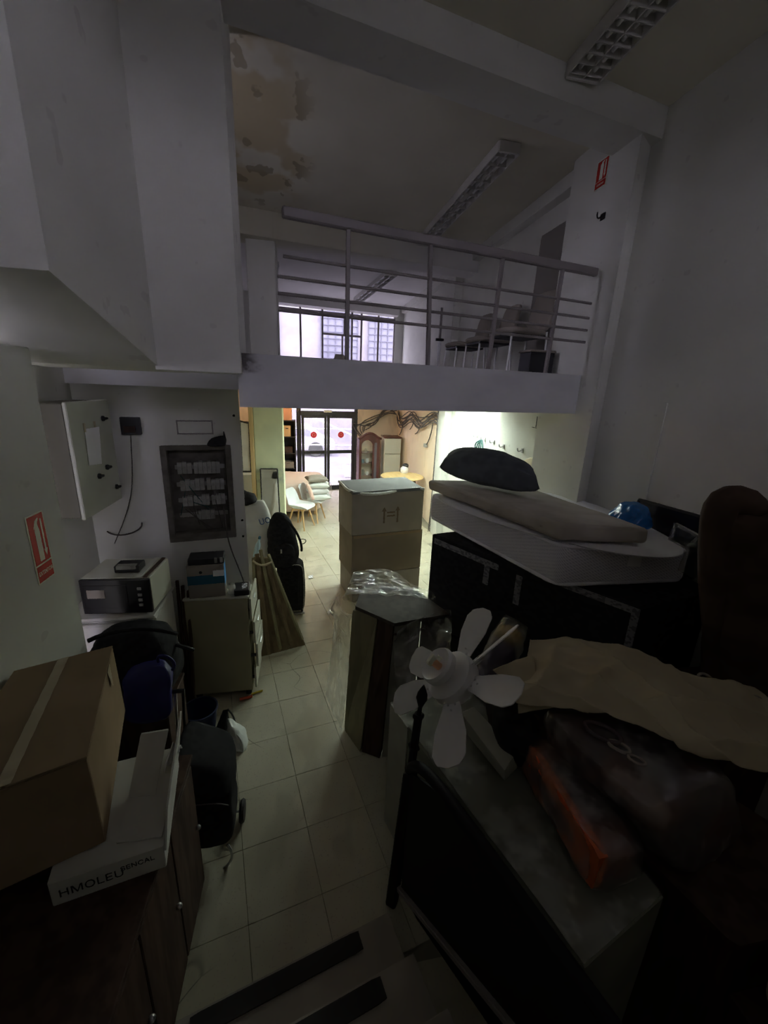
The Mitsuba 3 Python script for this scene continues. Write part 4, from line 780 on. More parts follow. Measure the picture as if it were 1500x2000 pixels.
part(nw, 'collar', bar((0.506, 1.58, 1.18), (0.507, 1.58, 1.20), 0.05, 0.05), IRON); part(nw, 'collar', bar((0.514, 1.571, 1.37), (0.515, 1.57, 1.40), 0.046, 0.046), IRON)
part(nw, 'finial', lathe([(0, 0), (0.012, 0), (0.010, 0.05), (0.014, 0.06), (0.027, 0.10), (0.024, 0.125), (0.008, 0.165), (0, 0.18)], 20, frame3((0.516, 1.569, 1.395), (1, 0, 0), (0.06, -0.04, 1))), IRON, smooth=True)
blt = thing('balustrade', 'black iron balustrade with a sheet infill running from the newel post towards us', 'balustrade')
def bp_(v, z, o=0.0): return NB + BD * v + BN * o + A([0, 0, z])
part(blt, 'handrail', tube(curve([bp_(0.03, 1.06), bp_(0.14, 1.17), bp_(0.32, 1.21), bp_(0.7, 1.23), bp_(1.3, 1.25), bp_(1.8, 1.27)], 30), 0.026, 10), IRON, smooth=True)
part(blt, 'infill', fix(hull([bp_(0.04, 0.22, s) for s in (-.005, .005)] + [bp_(0.04, 1.05, s) for s in (-.005, .005)] + [bp_(0.3, 1.19, s) for s in (-.005, .005)] + [bp_(1.8, 1.25, s) for s in (-.005, .005)] + [bp_(1.8, 0.9, s) for s in (-.005, .005)] + [bp_(0.2, 0.22, s) for s in (-.005, .005)])), IRON)
part(blt, 'bottom_rail', bar(bp_(0.03, 0.20, -0.012), bp_(1.75, 1.20, -0.012), 0.03, 0.03), RAILM)

# ================================================================ RIGHT FOREGROUND: pale cabinet, chest, packs, cloth, fan
pc = thing('wrapped_cabinet', 'pale plastic wrapped cabinet lying behind the balustrade under the fan', 'cabinet')
q0 = [A([0.505, 2.10, 0]), A([0.93, 0.78, 0])]; q0 = [q0[0], q0[1], q0[1] + BN * 0.50, q0[0] + BN * 0.55]
q0 = [q0[1], q0[2], q0[3], q0[0]]
part(pc, 'body', hexa(up([p + A([0, 0, 0.0]) for p in q0], 0.985), 0.02), SHADEBOARD)
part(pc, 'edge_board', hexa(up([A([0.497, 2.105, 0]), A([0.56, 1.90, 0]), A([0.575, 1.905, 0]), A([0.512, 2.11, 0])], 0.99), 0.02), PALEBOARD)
qc = sum(q0) / 4
part(pc, 'film', fix(opensheet(patch([[q0[3] + (q0[3] - qc) * 0.02 + A([0, 0, 0.995]), q0[2] + A([0, 0, 0.995])], [q0[3] * .6 + q0[0] * .4 + (q0[3] - qc) * 0.02 + A([0, 0, 1.0]), q0[2] * .6 + q0[1] * .4 + A([0, 0, 1.0])], [q0[0] + A([0, 0, 0.995]), q0[1] + A([0, 0, 0.995])]], 30, 16, 0.010, 9, 3), 30, 16)), FILM, smooth=True)
ch = thing('dark_chest', 'dark wooden chest under the plastic wrapped packs', 'chest')
part(ch, 'body', hexa(up([A([1.52, 0.75, 0]), A([2.3, 0.75, 0]), A([1.93, 1.48, 0]), A([1.14, 2.02, 0])], 0.98), 0.006), DARKWOOD)
part(ch, 'lid', hexa(up([A([1.51, 0.73, 0.98]), A([2.31, 0.73, 0.98]), A([1.94, 1.49, 0.98]), A([1.13, 2.04, 0.98])], 0.025), 0.02), DARKWOOD)
ow = thing('orange_pack', 'clear plastic pack with an orange band on the pale cabinet', 'pack')
o8 = [A((1.078, 1.616, 1.010)), A((1.314, 1.599, 1.010)), A((1.373, 1.001, 1.010)), A((1.077, 0.964, 1.010))]
o8 = [A([p[0], p[1], 1.008]) for p in o8]; o8[1] = o8[1] - BN * 0.05; o8[2] = o8[2] - BN * 0.06
oc = sum(o8) / 4
part(ow, 'contents', soft(o8 + [p * 0.96 + oc * 0.04 + A([0.01, 0, 0.17]) for p in o8], (16, 14, 8), 0.3, 0.05, 0.012, 9, 2), RUSSET, smooth=True)
ob = [o8[0] * .95 + o8[1] * .05, o8[0] * .75 + o8[1] * .25, o8[3] * .75 + o8[2] * .25, o8[3] * .95 + o8[2] * .05]
part(ow, 'orange_band', hexa([p * A([1, 1, 0]) + A([0, 0, 1.03]) - BN * 0.012 for p in ob] + [p * 0.98 + oc * 0.02 + A([0.0, 0, 0.185]) for p in ob], 0.05), ORANGE, label='orange band under the plastic')
part(ow, 'film', soft([p + (p - oc) * 0.06 + A([0, 0, 0.001]) for p in o8] + [p + (p - oc) * 0.02 + A([0.01, 0, 0.20]) for p in o8], (30, 20, 10), 0.35, 0.05, 0.022, 13, 4), FILM, smooth=True)
rg = thing('ring_pack', 'plastic wrapped brown pack with a pale ring under the cream cloth', 'pack')
r8 = [A((1.279, 1.785, 1.010)), A((1.749, 1.503, 1.010)), A((2.109, 1.157, 1.010)), A((1.388, 1.018, 1.010))]
r8 = [A([1.20, 1.45, 1.008]), A([1.52, 0.92, 1.008]), A([1.95, 1.05, 1.008]), A([1.62, 1.72, 1.008])]
rc = sum(r8) / 4
rt = [A((1.142, 1.584, 1.360)), A((1.285, 0.994, 1.330)), A((1.770, 1.054, 1.380)), A((1.634, 1.379, 1.400))]
part(rg, 'contents', soft(r8 + rt, (18, 16, 8), 0.25, 0.03, 0.010, 8, 7), RUSSET, smooth=True)
part(rg, 'film', soft([p + (p - rc) * 0.04 for p in r8] + [p + (p - rc) * 0.03 + A([0, 0, 0.012]) for p in rt], (34, 28, 10), 0.28, 0.03, 0.018, 12, 11), FILM, smooth=True)
rtop = lambda a, b: (rt[0] * (1 - a) * (1 - b) + rt[1] * a * (1 - b) + rt[2] * a * b + rt[3] * (1 - a) * b)
ang = np.linspace(0, 2 * np.pi, 33)
e1, e2 = (rt[1] - rt[0]) / np.linalg.norm(rt[1] - rt[0]), (rt[3] - rt[0]) / np.linalg.norm(rt[3] - rt[0])
for (a, b, r, rr) in ((0.36, 0.30, 0.062, 0.010), (0.52, 0.30, 0.034, 0.008), (0.66, 0.32, 0.026, 0.006)):
    o = rtop(a, b) + A([0, 0, 0.040])
    part(rg, 'ring', tube([o + e1 * r * math.cos(t) + e2 * r * math.sin(t) for t in ang], rr, 8, caps=False), CARDGREY if r < 0.05 else RUSSET, smooth=True)
cl = thing('cream_cloth', 'crumpled cream cloth thrown over the wrapped pack at the right', 'cloth')
g = [[(1.343, 2.013, 1.440), (1.514, 1.943, 1.480), (1.793, 1.744, 1.540), (1.903, 1.514, 1.550), (2.144, 1.410, 1.520), (2.235, 1.269, 1.470)],
     [(1.164, 1.767, 1.430), (1.378, 1.690, 1.500), (1.613, 1.532, 1.550), (1.739, 1.354, 1.560), (1.935, 1.261, 1.530), (2.096, 1.168, 1.480)],
     [(1.052, 1.630, 1.420), (1.316, 1.530, 1.490), (1.519, 1.395, 1.520), (1.621, 1.226, 1.530), (1.762, 1.141, 1.510), (2.000, 1.092, 1.470)],
     [(1.021, 1.555, 1.400), (1.316, 1.436, 1.440), (1.476, 1.305, 1.460), (1.576, 1.162, 1.460), (1.694, 1.087, 1.450), (1.938, 1.034, 1.430)]]
cfn = patch(g, 60, 40)
def cloth_fn(u, v):
    p = cfn(u, v); x, y = p[..., 0], p[..., 1]
    w = 9 * v + 6 * u + 1.6 * np.sin(5 * v - 2 * u)
    f = 0.034 * (1 - np.abs(np.sin(w))) ** 2 * np.sin(3.1 * u + 0.3) + 0.018 * (1 - np.abs(np.sin(11 * v - 7 * u + 0.8))) ** 3 - 0.012
    r = 1 - np.abs(2 * meshkit.fbm(np.stack([x * 5 + 0.6 * y, y * 5, x * 0], -1), 3, 4) - 1)
    p = p.copy(); p[..., 2] += f + 0.045 * (r - 0.6); return p
part(cl, 'sheet', sheet(cloth_fn, 80, 110, 0.005), CREAMCLOTH, smooth=True)
cfl = patch([[(0.992, 1.772, 1.440), (1.003, 1.774, 1.430), (1.049, 1.670, 1.420)], [(1.124, 1.826, 1.450), (1.125, 1.767, 1.450), (1.065, 1.636, 1.430)], [(1.262, 1.851, 1.460), (1.205, 1.722, 1.460), (1.096, 1.601, 1.440)]], 12, 12, 0.004, 10, 2)
part(cl, 'corner', sheet(cfl, 12, 12, 0.004), CREAMCLOTH, smooth=True)
cf2 = patch([[(1.074, 1.659, 1.410), (1.023, 1.539, 1.370)], [(1.230, 1.583, 1.440), (1.236, 1.496, 1.420)], [(1.358, 1.474, 1.440), (1.329, 1.431, 1.430)]], 14, 8, 0.012, 14, 5)
part(cl, 'fold', sheet(cf2, 20, 10, 0.004), CREAMCLOTH, smooth=True)
wp_ = thing('white_plank', 'pale plank end sticking out between the fan and the orange pack', 'plank')
part(wp_, 'plank', hexa([A((0.864, 1.833, 1.020)), A((0.961, 1.469, 1.020)), A((1.062, 1.529, 1.020)), A((1.000, 1.894, 1.020)), A((0.870, 1.868, 1.090)), A((0.951, 1.468, 1.090)), A((1.065, 1.565, 1.090)), A((0.964, 1.905, 1.090))], 0.02), PALEBOARD)
dpk = thing('dark_bundle', 'dark wrapped bundle under the right hand fan blade', 'bundle')
d8 = [A([0.98, 1.62, 1.01]), A([1.12, 1.45, 1.01]), A([1.24, 1.66, 1.01]), A([1.06, 1.95, 1.01])]; dc = sum(d8) / 4
part(dpk, 'bundle', soft(d8 + [p + A([0, 0, 0.2]) for p in d8], (12, 12, 6), 0.4, 0.06, 0.02, 9, 12), BLACKCLOTH, smooth=True)
rv = thing('rolled_cushion', 'plastic wrapped purple roll with an ochre end behind the fan', 'roll')
ra, rb = A((1.090, 2.020, 1.148)), A((1.273, 2.120, 1.449)); rd = (rb - ra) / np.linalg.norm(rb - ra)
part(rv, 'roll', tube([ra + (rb - ra) * t for t in np.linspace(0, 0.8, 10)], [0.05, .075, .08, .08, .08, .08, .08, .08, .08, .08], 16), PURPLE, smooth=True)
part(rv, 'end', tube([ra + (rb - ra) * t for t in (0.78, 0.9, 1.0, 1.06, 1.08)], [.08, .082, .07, .04, .01], 16), YELLOW, smooth=True)
mfilm = tube([ra + (rb - ra) * t for t in np.linspace(-0.05, 1.18, 24)], [0.06 + 0.045 * math.sin(math.pi * min(1, max(0, t))) ** 0.35 for t in np.linspace(0.02, 0.99, 24)], 24)
mv = np.array(mfilm.vertices); mfilm = trimesh.Trimesh(mv + np.array(mfilm.vertex_normals) * (meshkit.fbm(mv * 22, 3, 5)[:, None] - 0.5) * 0.04, mfilm.faces, process=False)
part(rv, 'film', mfilm, FILM, smooth=True)
# ceiling fan lying on its face
fan = thing('ceiling_fan', 'white six blade ceiling fan taken down and propped on the wrapped cabinet', 'fan')
P0 = A((0.774, 1.800, 1.390))
# its axis leans up and to the left; local x runs along the long side of the tilted rotor
ax = A((-0.7227, 0.0433, 0.6898)); FM = frame3(P0, (-0.6706, -0.2859, -0.6846), ax)
part(fan, 'motor', lathe([(0, -0.055), (0.105, -0.055), (0.140, -0.04), (0.148, 0.0), (0.142, 0.045), (0.115, 0.058), (0.060, 0.062), (0, 0.062)], 40, FM), FANWHITE, smooth=35)
part(fan, 'canopy', lathe([(0, 0.062), (0.035, 0.065), (0.035, 0.085), (0.100, 0.10), (0.104, 0.138), (0.094, 0.155), (0.084, 0.145), (0.030, 0.12), (0, 0.12)], 40, FM), FANWHITE, smooth=35)
part(fan, 'lamp_socket', lathe([(0, 0.12), (0.020, 0.12), (0.020, 0.165), (0.014, 0.175), (0, 0.175)], 16, FM), COPPER, smooth=35)
part(fan, 'terminal', moved(cat([bx(-0.03, -0.012, 0.17, 0.02, 0.012, 0.20, 0.003), bx(-0.045, 0.012, 0.155, -0.02, 0.03, 0.185, 0.003), bx(0.01, -0.035, 0.15, 0.03, -0.015, 0.18, 0.003)]), FM), SIGNWHITE)
blade = [(0.0, -0.045), (0.05, -0.055), (0.16, -0.085), (0.27, -0.088), (0.315, -0.06), (0.330, 0.0), (0.315, 0.06), (0.27, 0.088), (0.16, 0.085), (0.05, 0.055), (0.0, 0.045)]
blade = Polygon(blade).buffer(0.03, join_style=1).buffer(-0.03).buffer(-0.02).buffer(0.02)
for k in range(6):
    a = math.radians((46, 108, 159, 201, 278, 317)[k]); pitch = math.radians((-12, -12, -36, 10, -12, -12)[k])
    m = prism(blade, 0.006); m.apply_translation([0.135, 0, -0.003])
    m.apply_transform(trimesh.transformations.rotation_matrix(pitch, [1, 0, 0])); m.apply_transform(trimesh.transformations.rotation_matrix(a, [0, 0, 1]))
    b_ = part(fan, 'blade', moved(m, FM), FANWHITE)
    arm = bx(0.09, -0.022, -0.012, 0.20, 0.022, -0.004, 0.002); arm.apply_transform(trimesh.transformations.rotation_matrix(a, [0, 0, 1]))
    part(fan, 'blade_arm', moved(arm, FM), FANWHITE)
    sc_ = cat([lathe([(0, 0.0), (0.006, 0.0), (0.006, 0.006), (0, 0.006)], 10).apply_translation([x, y, 0.001]) for x, y in ((0.155, -0.02), (0.155, 0.02), (0.185, 0))])
    sc_.apply_transform(trimesh.transformations.rotation_matrix(pitch, [1, 0, 0])); sc_.apply_transform(trimesh.transformations.rotation_matrix(a, [0, 0, 1]))
    part(b_, 'screw', moved(sc_, FM), STEEL)
ps = thing('pale_sack', 'pale sack at the lower right edge on the chest', 'sack')
part(ps, 'sack', soft([(1.60, 0.42, 0.75), (1.95, 0.40, 0.75), (1.95, 0.70, 0.75), (1.62, 0.70, 0.75), (1.58, 0.45, 1.22), (1.90, 0.45, 1.22), (1.90, 0.68, 1.25), (1.60, 0.68, 1.25)], (12, 12, 12), 0.5, 0.1, 0.02, 7, 2), CREAMCLOTH, smooth=True)
pst = thing('side_stool', 'dark stool carrying the pale sack', 'stool')
part(pst, 'seat', bx(1.55, 0.36, 0.71, 2.0, 0.72, 0.75, 0.006), DARKWOOD)
for x in (1.58, 1.97):
    for y in (0.39, 0.69): part(pst, 'leg', bx(x - 0.018, y - 0.018, 0, x + 0.018, y + 0.018, 0.71, 0.003), DARKWOOD)

# ================================================================ WRAPPED TABLE FRAME
wt = thing('wrapped_table', 'dark topped wooden frame with olive boards under clear plastic film', 'table')
def slab4(a, b, c, d, off, bb_=0.02): return hexa([A(a), A(b), A(b) + off, A(a) + off, A(d), A(c), A(c) + off, A(d) + off], bb_)
part(wt, 'board', slab4((0.290, 2.945, 0.000), (0.399, 2.686, 0.000), (0.549, 2.940, 1.100), (0.358, 3.084, 1.100), A([0.05, 0.06, 0]), 0.03), GREENBOARD)
part(wt, 'board', slab4((0.413, 2.694, 0.000), (0.553, 2.603, 0.000), (0.655, 2.813, 1.100), (0.557, 2.939, 1.100), A([0.03, 0.06, 0]), 0.03), DARKWOOD)
part(wt, 'panel', slab4((0.567, 2.611, 0.000), (0.808, 2.627, 0.000), (0.915, 2.925, 1.060), (0.675, 2.860, 1.060), A([0.02, 0.06, 0]), 0.02), PALEBOARD)
part(wt, 'stretcher', bar(A((0.661, 2.821, 1.020)) + A([0.0, -0.01, 0]), A((0.902, 2.866, 1.020)) + A([0, -0.01, 0]), 0.02, 0.012), DARKWOOD)
part(wt, 'panel', slab4((0.819, 2.635, 0.000), (1.052, 2.697, 0.000), (1.162, 2.895, 1.080), (0.917, 2.916, 1.060), A([0.02, 0.05, 0]), 0.02), DARKWOOD)
part(wt, 'leg', bar(A([0.93, 3.22, 0]), A([0.93, 3.22, 1.09]), 0.06, 0.06), DARKWOOD)
tp = [A((0.386, 3.098, 1.100)), A((0.661, 2.798, 1.100)), A((1.149, 2.887, 1.100)), A([0.99, 3.30, 1.10]), A((0.500, 3.502, 1.100))]
part(wt, 'top', fix(hull(tp + [p + A([0, 0, 0.03]) for p in tp])), mat('matt_dark_wood', wood_tex((0.055, 0.045, 0.038), (0.038, 0.031, 0.027), 20, 20, 2), 0.8))
f1 = patch([[(0.304, 3.248, 1.120), (0.356, 3.428, 1.150), (0.440, 3.674, 1.170)], [(0.455, 3.273, 1.138), (0.646, 3.451, 1.150), (0.789, 3.689, 1.170)], [(0.834, 3.200, 1.140), (0.910, 3.361, 1.150), (0.900, 3.493, 1.170)], [(1.073, 3.055, 1.140), (1.100, 3.144, 1.150), (1.091, 3.241, 1.150)]], 30, 30, 0.018, 13, 6)
part(wt, 'film_top', fix(opensheet(f1, 60, 60)), FILM2, smooth=True)
f2 = patch([[(0.231, 3.302, 1.120), (0.166, 3.339, 0.950), (0.229, 3.458, 0.850), (0.178, 3.388, 0.400), (0.146, 3.342, 0.020)], [(0.271, 3.075, 1.130), (0.252, 3.036, 1.000), (0.252, 3.111, 0.700), (0.217, 3.023, 0.350), (0.209, 3.084, 0.020)], [(0.358, 3.000, 1.120), (0.329, 2.951, 1.000), (0.311, 2.894, 0.700), (0.276, 2.831, 0.350), (0.269, 2.910, 0.020)]], 20, 40, 0.018, 8, 13)
part(wt, 'film_side', fix(opensheet(f2, 22, 44)), FILM, smooth=True)
f3 = patch([[(0.658, 2.693, 1.130), (0.642, 2.652, 0.850), (0.629, 2.445, 0.650)], [(1.030, 2.914, 1.140), (0.904, 2.602, 1.000), (0.794, 2.303, 0.800)], [(1.166, 2.923, 1.150), (1.059, 2.601, 1.100), (0.911, 2.253, 1.000)]], 26, 26, 0.022, 9, 21)
part(wt, 'film_front', fix(opensheet(f3, 30, 30)), FILM2, smooth=True)
fl = thing('film_loop', 'clear plastic flap sticking out left of the wrapped table', 'plastic film')
part(fl, 'flap', fix(opensheet(patch([[(0.278, 3.383, 1.100), (0.280, 3.275, 0.980)], [(0.186, 3.297, 1.050), (0.183, 3.242, 0.980)], [(0.161, 3.245, 1.030), (0.165, 3.227, 0.980)]], 8, 8, 0.004, 9, 1), 10, 8)), FILM, smooth=True)

# ================================================================ CARTON STACK
BP = A([-S, 1.0, 0]) / math.hypot(1, S)
def carton(name, label, o, w, dpt, z0, z1, m, top=None):
    t = thing(name, label, 'box', 'big cartons stacked beside the bed bases'); o = A(o)
    c = [o, o + MD * w, o + MD * w + BP * dpt, o + BP * dpt]
    part(t, 'body', hexa([p * A([1, 1, 0]) + A([0, 0, z0]) for p in c] + [p * A([1, 1, 0]) + A([0, 0, z1]) for p in c], 0.008), m)
    return t, c
carton('carton', 'bottom grey brown carton of the stack beside the bed bases', (0.60, 5.19, 0), 1.04, 0.60, 0.0, 0.385, CARDGREY)
t2, c2 = carton('carton', 'middle brown carton of the stack beside the bed bases', (0.585, 5.20, 0), 1.06, 0.62, 0.39, 0.985, CARTON)
t3, c3 = carton('carton', 'top grey brown carton with printed arrows and an open padded top', (0.575, 5.19, 0), 1.05, 0.62, 0.99, 1.56, CARDGREY)
part(t2, 'tape', hexa([c2[0] + MD * 0.02 - BP * 0.003 + A([0, 0, 0.94]), c2[0] + MD * 1.04 - BP * 0.003 + A([0, 0, 0.94]), c2[0] + MD * 1.04 + A([0, 0, 0.94]), c2[0] + MD * 0.02 + A([0, 0, 0.94]), c2[0] + MD * 0.02 - BP * 0.003 + A([0, 0, 0.98]), c2[0] + MD * 1.04 - BP * 0.003 + A([0, 0, 0.98]), c2[0] + MD * 1.04 + A([0, 0, 0.98]), c2[0] + MD * 0.02 + A([0, 0, 0.98])]), CARD)
rim = [p * A([1, 1, 0]) + A([0, 0, z]) for p, z in zip(c3, (1.565, 1.58, 1.605, 1.60))]
part(t3, 'padding', fix(hull([p * A([1, 1, 0]) + A([0, 0, 1.56]) for p in c3] + [p * 0.96 + (sum(rim) / 4) * 0.04 + A([0, 0, 0.02]) for p in rim])), BLANKET)
part(t3, 'rim', tube(curve([rim[1], rim[1] * .5 + rim[0] * .5 + A([0, 0, -0.01]), rim[0] + MD * 0.16 + A([0, 0, -0.004]), rim[0] + MD * 0.06 + BP * 0.06 + A([0, 0, 0.006]), rim[0] * .5 + rim[3] * .5, rim[3]], 40), 0.02, 8), WHITECARD, smooth=True)
for x in (0.46, 0.66):
    m = prism([(-0.012, 0), (0.012, 0), (0.012, 0.17), (0.035, 0.17), (0, 0.23), (-0.035, 0.17), (-0.012, 0.17)], 0.002)
    part(t3, 'arrow', moved(m, frame3(c3[0] + MD * x - BP * 0.001 + A([0, 0, 1.13]), MD, -BP)), PRINT)
for z in (1.22, 1.27): part(t3, 'print_bar', moved(prism(sbox(0, 0, 0.12, 0.02), 0.002), frame3(c3[0] + MD * 0.50 - BP * 0.001 + A([0, 0, z]), MD, -BP)), PRINT)

# ================================================================ BED BASES, MATTRESS, FOAM, PILLOW
bb2 = thing('bed_base', 'tall black wrapped bed bases stacked under the mattress with pale printed tape', 'bed base')
BL, BN_, BR = A((1.077, 3.329, 1.680)), A((1.989, 1.919, 1.680)), A((2.690, 2.086, 1.680))
BF = BL + BR - BN_; BF[0] = min(BF[0], 2.5); BF = A([2.60, 3.7, 1.68])
ring = [BN_, BR, BF, BL]
part(bb2, 'base', hexa([p * A([1, 1, 0]) + A([0, 0, 0.02]) for p in ring] + [p * A([1, 1, 0]) + A([0, 0, 0.80]) for p in ring], 0.012), BLACKCLOTH)
part(bb2, 'base', hexa([p * A([1, 1, 0]) + A([0, 0, 0.81]) for p in ring] + [p for p in ring], 0.012), BLACKCLOTH)
TAPEP = mat('printed_tape', P.proc(lambda p, n, uv: P.mix((0.20, 0.20, 0.21), (0.10, 0.10, 0.11), P.smoothstep(0.5, 0.6, P.noise((p.x - p.y) * 45, p.z * 90, 2)))), 0.4)
ln = (BL - BN_) / np.linalg.norm(BL - BN_); lo_ = np.cross(ln, [0, 0, 1]); lo_ /= np.linalg.norm(lo_); lo_ = lo_ if lo_[0] < 0 else -lo_
def tape(a, b, w, off=0.006):
    """a strip of tape on the long side of the bases: a, b = (distance from the near corner, z)"""
    p, q = BN_ * A([1, 1, 0]) + ln * a[0] + A([0, 0, a[1]]) + lo_ * off, BN_ * A([1, 1, 0]) + ln * b[0] + A([0, 0, b[1]]) + lo_ * off
    d = q - p; d /= np.linalg.norm(d); s = np.cross(d, lo_); s /= np.linalg.norm(s)
    return fix(hull([p + s * w / 2, p - s * w / 2, q + s * w / 2, q - s * w / 2] + [x + lo_ * 0.002 for x in (p + s * w / 2, p - s * w / 2, q + s * w / 2, q - s * w / 2)]))
LB = np.linalg.norm(BL - BN_)
part(bb2, 'tape', tape((0.0, 1.65), (0.62, 1.655), 0.045), TAPEP)
part(bb2, 'tape', tape((LB - 0.05, 1.63), (LB - 0.70, 1.60), 0.05), TAPEP)
part(bb2, 'tape', tape((LB - 0.60, 1.63), (LB - 0.60, 1.42), 0.05), TAPEP)
part(bb2, 'tape', tape((0.80, 1.60), (0.80, 1.36), 0.05), TAPEP)
part(bb2, 'tape', fix(hull([BN_ + lo_ * 0.004 + ln * 0.0 + A([0, 0, -0.02]), BN_ + lo_ * 0.004 + ln * 0.045 + A([0, 0, -0.02]), BN_ + lo_ * 0.004 + A([0, 0, -0.42]), BN_ + lo_ * 0.004 + ln * 0.045 + A([0, 0, -0.42]), BN_ + lo_ * 0.007 + A([0, 0, -0.02]), BN_ + lo_ * 0.007 + ln * 0.045 + A([0, 0, -0.02]), BN_ + lo_ * 0.007 + A([0, 0, -0.42]), BN_ + lo_ * 0.007 + ln * 0.045 + A([0, 0, -0.42])])), TAPEP)
mt = thing('mattress', 'white quilted mattress with white piping lying on the black bed bases', 'mattress')
MA, MB_, MC, MDD = A([1.185, 3.78, 1.935]), A([1.612, 2.225, 1.985]), A([2.585, 2.205, 1.93]), A([2.54, 3.82, 1.92])
mtop = [MB_, MC, MDD, MA]
mbot = [p * A([1, 1, 0]) + A([0, 0, 1.685]) for p in mtop]
mm = rbox(mbot + mtop, 0.045, (12, 30, 4), 0.006)
vv = np.array(mm.vertices)
part(mt, 'body', mm, TICKING, smooth=True, uv=np.stack([vv[:, 0] * 0.6 - vv[:, 1] * 0.8, vv[:, 2]], 1))
def loop(c, dz, inset):
    cc = sum(c) / 4; pts = []
    for i in range(4):
        p, q, r = c[i - 1], c[i], c[(i + 1) % 4]
        a = q + (p - q) / np.linalg.norm(p - q) * 0.10; b = q + (r - q) / np.linalg.norm(r - q) * 0.10
        for t in np.linspace(0, 1, 6): pts.append(((1 - t) ** 2 * a + 2 * t * (1 - t) * q + t * t * b) * (1 - inset) + cc * inset + A([0, 0, dz]))
    return np.array(pts + pts[:1])
part(mt, 'piping', tube(loop(mtop, -0.016, 0.004), 0.014, 8, caps=False), PIPING, smooth=True)
part(mt, 'piping', tube(loop(mbot, 0.016, 0.004), 0.014, 8, caps=False), PIPING, smooth=True)
mq = [p * 0.97 + (sum(mtop) / 4) * 0.03 + A([0, 0, -0.015]) for p in mtop]
part(mt, 'quilt', soft(mq + [p + A([0, 0, 0.03]) for p in mq], (30, 40, 3), 0.3, 0.3, 0.006, 9, 2), QUILT, smooth=True)
sfc = (MC - MB_) / np.linalg.norm(MC - MB_); sfn = np.cross(sfc, [0, 0, 1]); sfn /= np.linalg.norm(sfn); sfn = sfn if sfn[1] < 0 else -sfn
lbp = MB_ * 0.45 + MC * 0.55 + A([0, 0, -0.10])
part(mt, 'label', fix(hull([lbp + sfc * a + A([0, 0, z]) + sfn * o for a in (-0.05, 0.05) for z in (-0.035, 0.035) for o in (0.0, 0.006)])), PAPER, label='pale woven label on the short side')
fo = thing('foam_mattress', 'thin beige brown foam mattress lying on the white mattress', 'mattress')
F0 = [A((1.571, 2.223, 2.012)), A((2.193, 2.181, 1.985)), A([2.02, 3.78, 1.955]), A((1.161, 3.787, 1.965))]
FT = [F0[0] + A([0, 0, 0.120]), F0[1] + A([0, 0, 0.110]), F0[2] + A([0, 0, 0.10]), F0[3] + A([-0.02, 0, 0.105])]
part(fo, 'body', rbox(F0 + FT, 0.035, (22, 40, 4), 0.006, 0.007, 6, 3), FOAM, smooth=True)
for t, z in ((0.10, 0.06), (0.35, 0.07), (0.62, 0.06)):
    c = F0[0] * (1 - t) + F0[3] * t + A([-0.002, -0.001, z]); part(fo, 'tuft', trimesh.creation.icosphere(2, 0.012).apply_translation(c), FOAM, smooth=True)
pl = thing('pillow', 'fat slate grey pillow lying on the foam mattress', 'pillow')
pc4 = [A((1.209, 3.644, 2.220)), A((1.719, 2.753, 2.220))]; pc4 += [pc4[1] + A([0.20, 0.42, 0.0]), pc4[0] + A([0.20, 0.42, 0.0])]
part(pl, 'body', pillow(pc4, 0.31, (34, 26), 0.34, 0.012, 6, 1), PILLOW, smooth=True)

# ================================================================ THINGS AGAINST THE RIGHT WALL
so = thing('upended_sofa', 'brown plush sofa stood on end at the right edge', 'sofa')
part(so, 'back', rbox([(2.36, 1.52, 1.25), (2.66, 1.45, 1.25), (2.67, 1.76, 1.25), (2.42, 1.84, 1.25), (2.02, 1.54, 2.38), (2.64, 1.34, 2.30), (2.66, 1.72, 2.30), (2.08, 1.80, 2.40)], 0.07, (10, 8, 30), 0.02, 0.01, 5, 3), PLUSH, smooth=True)
part(so, 'roll', tube(curve([(2.40, 1.68, 1.30), (2.22, 1.67, 1.8), (2.05, 1.66, 2.30), (2.06, 1.66, 2.42), (2.13, 1.65, 2.43), (2.20, 1.63, 2.37)], 40), 0.075, 14), PLUSH, smooth=True)
sob = thing('dark_crate', 'dark crate under the upended brown sofa', 'crate')
part(sob, 'body', bx(2.28, 1.46, 0, 2.69, 1.88, 1.22, 0.006), DARKWOOD); part(sob, 'lid', bx(2.275, 1.455, 1.22, 2.695, 1.885, 1.245, 0.004), DARKWOOD)
bbg = thing('blue_bundle', 'shiny blue plastic bundle between mattress and right wall', 'bundle')
part(bbg, 'bag', soft([(2.30, 2.50, 1.955), (2.56, 2.50, 1.955), (2.60, 2.82, 1.95), (2.36, 2.82, 1.95), (2.36, 2.52, 2.10), (2.52, 2.52, 2.12), (2.56, 2.76, 2.12), (2.40, 2.76, 2.12)], (22, 22, 12), 0.5, 0.15, 0.035, 13, 6), BLUEBAG, smooth=True)
pf = thing('picture_panel', 'black framed glass panel leaning on the right wall behind the blue bundle', 'panel')
part(pf, 'panel', hexa([(2.665, 2.22, 1.685), (2.678, 2.22, 1.685), (2.678, 2.84, 1.685), (2.665, 2.84, 1.685), (2.672, 2.20, 2.145), (2.687, 2.20, 2.145), (2.687, 2.84, 2.115), (2.672, 2.84, 2.115)]), BLACKGLOSS)
for a, b in (((2.662, 2.22, 1.70), (2.670, 2.22, 2.14)), ((2.662, 2.84, 1.70), (2.670, 2.84, 2.11)), ((2.668, 2.20, 2.14), (2.668, 2.84, 2.11))): part(pf, 'frame', bar(a, b, 0.02, 0.02), BLACK)
pf2 = thing('wrapped_picture', 'film wrapped picture standing in front of the black glass panel', 'picture')
